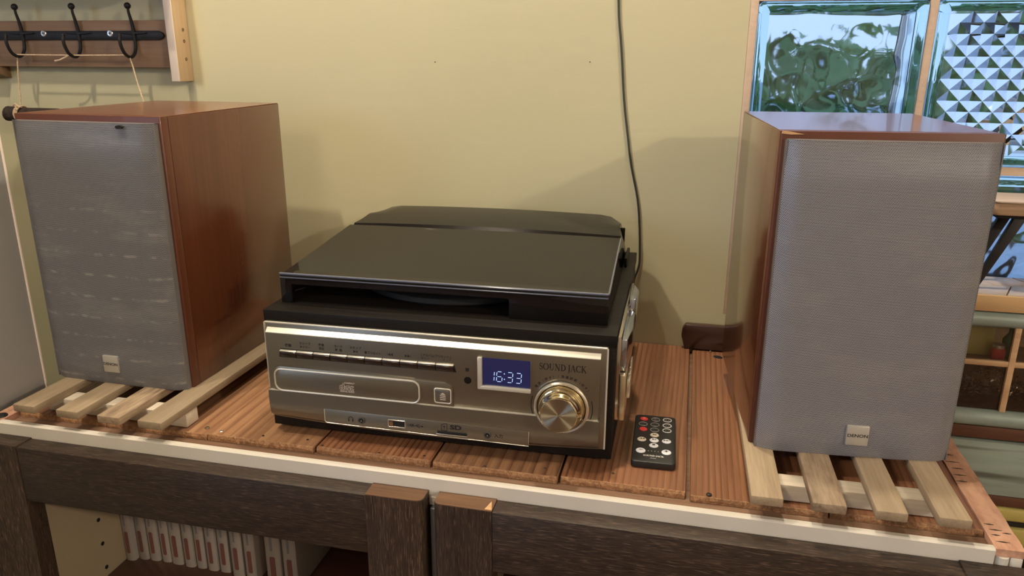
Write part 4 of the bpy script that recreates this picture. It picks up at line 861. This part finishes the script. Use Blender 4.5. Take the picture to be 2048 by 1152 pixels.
# ------------------------------------------------------------------ coat rack on the wall
rk = thing('coat_rack', 'wooden wall rack with black iron double hooks above the torn-grille speaker', 'coat rack', (-.66, -.0005, .35))
rk_off = (.66, .0005, -.35)
def K_(mb, name, mat, par=rk, **k):
    o = mb.obj(name, mat, par, **k)
    if par is rk: o.location = rk_off
    return o
K_(MB().box(-.8440, -.5105, -.0190, -.0006, .3680, .4330, .001), 'backboard', 'rackwood')
for xa in (-.5105, -.8560):
    up_ = K_(MB().box(xa, xa+.0118, -.0330, -.0006, .3490, .4900, .0012), 'upright', 'postwood', label='pale wooden upright with a white painted edge')
    MB().box(xa-.0003, xa+.0121, -.0350, -.0326, .3495, .4900, .0008).obj('painted_edge', 'postwhite', up_)
    if xa > -.6:
        for z in (.4200, .4045, .3800):
            s = MB(); s.lathe([(0, -.0002), (.0016, 0), (.0022, .0004), (.0024, -.0002)], 14, Matrix.Translation((xa+.0119, -.0135, z)) @ Matrix.Rotation(PI/2, 4, 'Y')); s.obj('screw', 'darkscrew', up_)
K_(MB().box(-.870, -.490, -.1050, -.0006, .4900, .5050, .001), 'shelf', 'rackwood')
K_(MB().prism([(-.0006, .368), (-.030, .368), (-.026, .358), (-.0006, .350)], 'X', -.8400, -.8180, .0006), 'bracket', 'rackwood')
rl = MB(); rl.prism([(-.8190, .4080), (-.8140, .4060), (-.5330, .4060), (-.5262, .4090), (-.5240, .4122), (-.5262, .4156), (-.5330, .4187), (-.8140, .4187), (-.8190, .4170)], 'Y', -.0228, -.0190, .0006); rlo = K_(rl, 'iron_rail', 'iron')
for k, xh in enumerate((-.7623, -.6645, -.5715)):
    hk = MB(); P = [(-.0240, .4170), (-.0235, .4130), (-.0232, .4020), (-.0245, .3930), (-.0290, .3860), (-.0360, .3824), (-.0430, .3840), (-.0495, .3890), (-.0540, .3985), (-.0548, .4060), (-.0535, .4115)]
    PP = []
    for q in range(len(P)-1):
        p0, p1, p2, p3 = P[max(q-1, 0)], P[q], P[q+1], P[min(q+2, len(P)-1)]
        for s_ in range(4):
            f_ = s_/4; PP.append(tuple(.5*((2*p1[i])+(-p0[i]+p2[i])*f_+(2*p0[i]-5*p1[i]+4*p2[i]-p3[i])*f_*f_+(-p0[i]+3*p1[i]-3*p2[i]+p3[i])*f_**3) for i in (0, 1)))
    PP.append(P[-1]); hk.tube([(xh, y, z) for y, z in PP], .0023, 10)
    Q = [(-.0240, .4100), (-.0240, .4220), (-.0262, .4330), (-.0290, .4430), (-.0296, .4500)]
    hk.tube([(xh, y, z) for y, z in Q], [.0026, .0026, .0022, .0019, .0018], 10); hk.ball((xh, -.0296, .4520), .0046, n=16)
    hk.ball((xh, -.0536, .4120), .0026); hk.prism([(xh-.021, .4150), (xh, .4135), (xh+.021, .4150), (xh+.021, .4160), (xh, .4175), (xh-.021, .4160)], 'Y', -.0262, -.0226, .0004)
    hk.obj('hook', 'iron', rlo)
for xs_ in (-.7256, -.6118):
    s = MB(); s.lathe([(0, .0006), (.0016, .0008), (.0040, .0009), (.0048, 0)], 20, Matrix.Translation((xs_, -.0228, .4152)) @ Matrix.Rotation(PI/2, 4, 'X')); s.box(xs_-.0005, xs_+.0005, -.0238, -.0236, .4128, .4176); s.box(xs_-.0024, xs_+.0024, -.0238, -.0236, .4147, .4157); s.obj('screw', 'screw', rlo)
    s = MB(); s.prism([(xs_+.0005, .4147), (xs_+.0022, .4147), (xs_+.0022, .4157), (xs_+.0005, .4157), (xs_+.0005, .4174), (xs_-.0005, .4174), (xs_-.0005, .4157), (xs_-.0022, .4157), (xs_-.0022, .4147), (xs_-.0005, .4147), (xs_-.0005, .4130), (xs_+.0005, .4130)], 'Y', -.0241, -.0238); s.obj('screw_slot', 'hole', rlo, smooth=False)

# twine and the branch it carries
def sag(a, b_, s, n=10, wob=0): 
    a, b_ = Vector(a), Vector(b_); rr = random.Random(int(abs(a.x)*1e4))
    return [a.lerp(b_, q/n)+Vector((rr.uniform(-wob, wob), rr.uniform(-wob, wob), -s*4*(q/n)*(1-q/n))) for q in range(n+1)]
tw = MB()
tw.tube(sag((-.7623, -.0400, .3853), (-.5715, -.0400, .3853), .0006, 14, .00025), .0010, 7)
tw.tube(sag((-.7623, -.0400, .3853), (-.7700, -.0420, .3120), 0, 10, .0005), .0010, 7)
tw.tube(sag((-.5715, -.0400, .3853), (-.5540, -.0420, .3090), 0, 10, .0004), .0010, 7)
tw.tube([(-.6700, -.0405, .3852), (-.6760, -.0440, .3815), (-.6850, -.0450, .3780), (-.6930, -.0450, .3768)], [.0013, .0012, .0011, .0014], 7)
for xk in (-.7700, -.5540):
    for q in range(3):
        tw.tube([(xk-.003+.0028*q, -.042+.0130*math.cos(a), .2995+.0118*math.sin(a)) for a in [2*PI*i/16 for i in range(16)]], .0010, 6, True)
    tw.tube([(xk-.006, -.050, .312), (xk, -.052, .315), (xk+.006, -.050, .310), (xk+.002, -.052, .309), (xk-.004, -.050, .314)], .0012, 6); tw.tube([(xk, -.052, .312), (xk+.006, -.056, .306)], .0009, 6)
tag(tw.obj('twine', 'twine'), 'thin beige twine looped over the iron hooks, tied around the branch', 'string')
br = MB(); rnd = random.Random(4); pts = [(-.7945+.029*q, -.042+rnd.uniform(-.001, .001), .3010+rnd.uniform(-.0015, .0015)-.001*q) for q in range(10)]
br.tube([(-.7952, -.042, .3015)]+pts[0:], [.0060]+[.0112, .0098, .0104, .0098, .0094, .0098, .0092, .0096, .0092, .0088], 14); tag(br.obj('hanging_branch', 'branch'), 'dark rough branch hanging on twine behind the torn-grille speaker', 'branch')

# ------------------------------------------------------------------ cable, brown block
cb = MB(); cpts = [(.1150, .700), (.1150, .560), (.1159, .4538), (.1223, .3942), (.1283, .3325), (.1350, .2880), (.1413, .2492), (.1521, .2030), (.1568, .1623), (.1590, .1205), (.1570, .1050), (.1529, .0916), (.150, .060)]
P2 = []
for q in range(len(cpts)-1):
    for s in range(4):
        f_ = s/4; p0, p1, p2, p3 = cpts[max(q-1, 0)], cpts[q], cpts[q+1], cpts[min(q+2, len(cpts)-1)]
        P2.append(tuple(.5*((2*p1[i])+(-p0[i]+p2[i])*f_+(2*p0[i]-5*p1[i]+4*p2[i]-p3[i])*f_*f_+(-p0[i]+3*p1[i]-3*p2[i]+p3[i])*f_**3) for i in (0, 1)))
cb.tube([(x, -.0030, z) for x, z in [(.115, 1.45)]+P2]+[(.148, -.012, .050)], .0014, 8); tag(cb.obj('hanging_cable', 'cable'), 'thin black cable hanging down the yellow wall behind the stereo', 'cable')
bb = MB(); bb.prism([(.2265, .0006), (.4200, .0006), (.4200, .0360), (.2262, .0360), (.2225, .0290), (.2215, .0190)], 'Y', -.0120, -.0010, .0020); tag(bb.obj('brown_wood_block', 'brownblock'), 'dark brown lacquered wood block lying at the wall behind a speaker', 'block')

# ------------------------------------------------------------------ display cabinet past the end of the sideboard
dc = thing('display_cabinet', 'low teal cabinet with small glazed panes and tiled top under the window', 'cabinet', (.74, -.045, ZF)); dco = (-.74, .045, -ZF)
def Dp(mb, name, mat, par=dc, **k):
    o = mb.obj(name, mat, par, **k)
    if par is dc: o.location = dco
    return o
A0, A1, F = .5300, .98, -.0850
Dp(MB().box(A0, A1, -.086, -.004, .1080, .1240, .001), 'top_board', 'sillwood')
Dp(MB().box(A0, A1, -.0900, -.0855, .1075, .1265, .0008), 'edge_strip', 'sillwood', label='honey-coloured wooden front edge')
# herringbone tiles
for q in range(9):
    xx = A0+.002+q*.050
    for r_ in range(2):
        y0, y1 = (-.0850, -.0455) if r_ == 0 else (-.0445, -.0045)
        sk = .018*(1 if r_ == 0 else -1); b = MB(); b.prism([(xx, y0), (xx+.0485, y0), (xx+.0485+sk, y1), (xx+sk, y1)], 'Z', .1240, .1268+.0003*((q+r_) % 2), .0003); Dp(b, 'tile', 'tile')
Dp(MB().box(A0, A0+.012, -.080, -.004, ZF, .1075), 'side_panel', 'teal'); Dp(MB().box(A1-.012, A1, -.080, -.004, ZF, .1075), 'side_panel', 'teal'); Dp(MB().box(A0, A1, -.010, -.004, ZF, .1075), 'back_panel', 'muntin')
for z, r_ in ((.0965, .0098), (-.0290, .0105)):
    b = MB(); b.tube([(A0, -.0810, z), (A1, -.0810, z)], r_, 18); Dp(b, 'frame_rail', 'tealrail', label='rounded teal frame rail')
Dp(MB().box(A0, A1, -.0840, -.0760, .0385, .0450, .0006), 'muntin', 'muntin', label='pale wooden glazing bar')
for x in (.5980, .6900, .7820, .8740):
    Dp(MB().box(x, x+.0068, -.0846, -.0764, -.0190, .0880, .0006), 'muntin', 'muntin', label='pale wooden glazing bar')
xs = [A0+.012, .598, .690, .782, .874, A1-.012]
for i in range(5):
    a = xs[i]+(.0068 if i else 0); b_ = xs[i+1]
    Dp(MB().box(a, b_, -.0805, -.0785, .0450, .0880), 'pane', 'pane', smooth=False); Dp(MB().box(a, b_, -.0805, -.0785, -.0190, .0385), 'pane', 'darkpane', smooth=False, label='textured dark lower pane')
Dp(MB().box(A0+.012, A1-.012, -.0760, -.0100, .0360, .0400), 'inner_shelf', 'under'); Dp(MB().box(A0+.012, A1-.012, -.0760, -.0100, -.0260, -.0200), 'inner_shelf', 'under')
Dp(MB().box(A0, A1, -.0840, -.0040, -.0560, -.0400, .0008), 'rail', 'redwood')
Dp(MB().box(A0, A1, -.0880, -.0780, -.1290, -.0580, .0010), 'front_board', 'teal', label='worn teal front board')
Dp(MB().box(A0, A1, -.0860, -.0040, -.1440, -.1305, .0008), 'rail', 'redwood')
for z0, z1 in ((-.1640, -.1460), (-.1980, -.1730)): Dp(MB().box(A0, A1, -.0880, -.0780, z0, z1, .004, 3), 'drawer_front', 'yellow', label='narrow yellow painted drawer front')
Dp(MB().box(A0, A1, -.0820, -.0780, -.1730, -.1640), 'gap_strip', 'iron'); Dp(MB().box(A0, A1, -.0870, -.0040, -.2140, -.2000, .0008), 'rail', 'redwood'); Dp(MB().box(A0, A1, -.0840, -.0780, ZF, -.2150), 'plinth', 'blackwood')
# a few things behind the panes
pb = thing('storage_box', 'pale yellowish box behind the upper glazed pane', 'box', (.5800, -.040, .0402)); MB().box(-.024, .010, -.012, .012, 0, .036, .001).obj('body', 'yellow', pb); MB().box(-.025, .011, -.013, .013, .036, .041, .001).obj('lid', 'creambtn', pb)
gb = thing('glass_bottle', 'small green bottle behind the upper glazed pane', 'bottle', (.6090, -.050, .0402)); M['green'] = plain('green_bottle', (.05, .14, .07), .15); b = MB(); b.lathe([(0, 0), (.008, 0), (.009, .002), (.009, .022), (.004, .030), (.004, .040), (0, .040)], 20); b.obj('body', 'green', gb); b = MB(); b.lathe([(0, 0), (.0045, 0), (.0045, .006), (0, .006)], 16, Matrix.Translation((0, 0, .0395))); b.obj('cap', 'iron', gb)
gb = thing('jam_jar', 'small jar with red contents behind the upper glazed pane', 'jar', (.5925, -.062, .0402)); b = MB(); b.lathe([(0, 0), (.0065, 0), (.0078, .002), (.0078, .012), (.006, .015), (0, .015)], 20); b.obj('body', 'red', gb); b = MB(); b.lathe([(0, 0), (.0066, 0), (.0066, .004), (0, .004)], 16, Matrix.Translation((0, 0, .015))); b.obj('lid', 'screw', gb)
cw = MB(); rnd = random.Random(12)
for q in range(14):
    c = Vector((rnd.uniform(.552, .68), -.045, -.008+rnd.uniform(0, .02))); rr = rnd.uniform(.008, .018)
    cw.tube([(c.x+rr*math.cos(a), c.y+rnd.uniform(-.004, .004)+.008*math.sin(a*2), max(-.0185, c.z+rr*math.sin(a)*.9)) for a in [2*PI*i/14 for i in range(14)]], .0010, 6, True)
tag(cw.obj('wire_tangle', 'chrome'), 'tangle of shiny wire loops behind the dark lower panes', 'wire')

# small stool on the tiled top
sl = thing('small_stool', 'small wooden stool with slanted black metal legs on the tiled top', 'stool', (.66, -.045, .1270)); so = (-.66, .045, -.1270)
def Sp(mb, name, mat, **k): o = mb.obj(name, mat, sl, **k); o.location = so; return o
b = MB(); b.prism(rrect(.5570, .7600, -.0720, -.0100, .006, 4), 'Z', .2160, .2305, .001); Sp(b, 'seat', 'stoolwood', label='rough-edged wooden seat')
b = MB(); b.prism(rrect(.5562, .7608, -.0730, -.0090, .006, 4), 'Z', .2305, .2325, .0004); Sp(b, 'seat_top', 'stooltop')
b = MB(); b.box(.5620, .7550, -.066, -.016, .2120, .2160, .0005); Sp(b, 'under_plate', 'iron')
for xa, xb, y in ((.5540, .5880, -.060), (.7600, .7260, -.060), (.5560, .5880, -.022), (.7580, .7260, -.022)):
    b = MB(); w_ = .0036; d = 1 if xb > xa else -1
    b.prism([(xa-w_, .1272), (xa+w_, .1272), (xb+w_+.003, .2120), (xb-w_-.003, .2120)], 'Y', y-.0035, y+.0035, .0008); Sp(b, 'leg', 'iron')
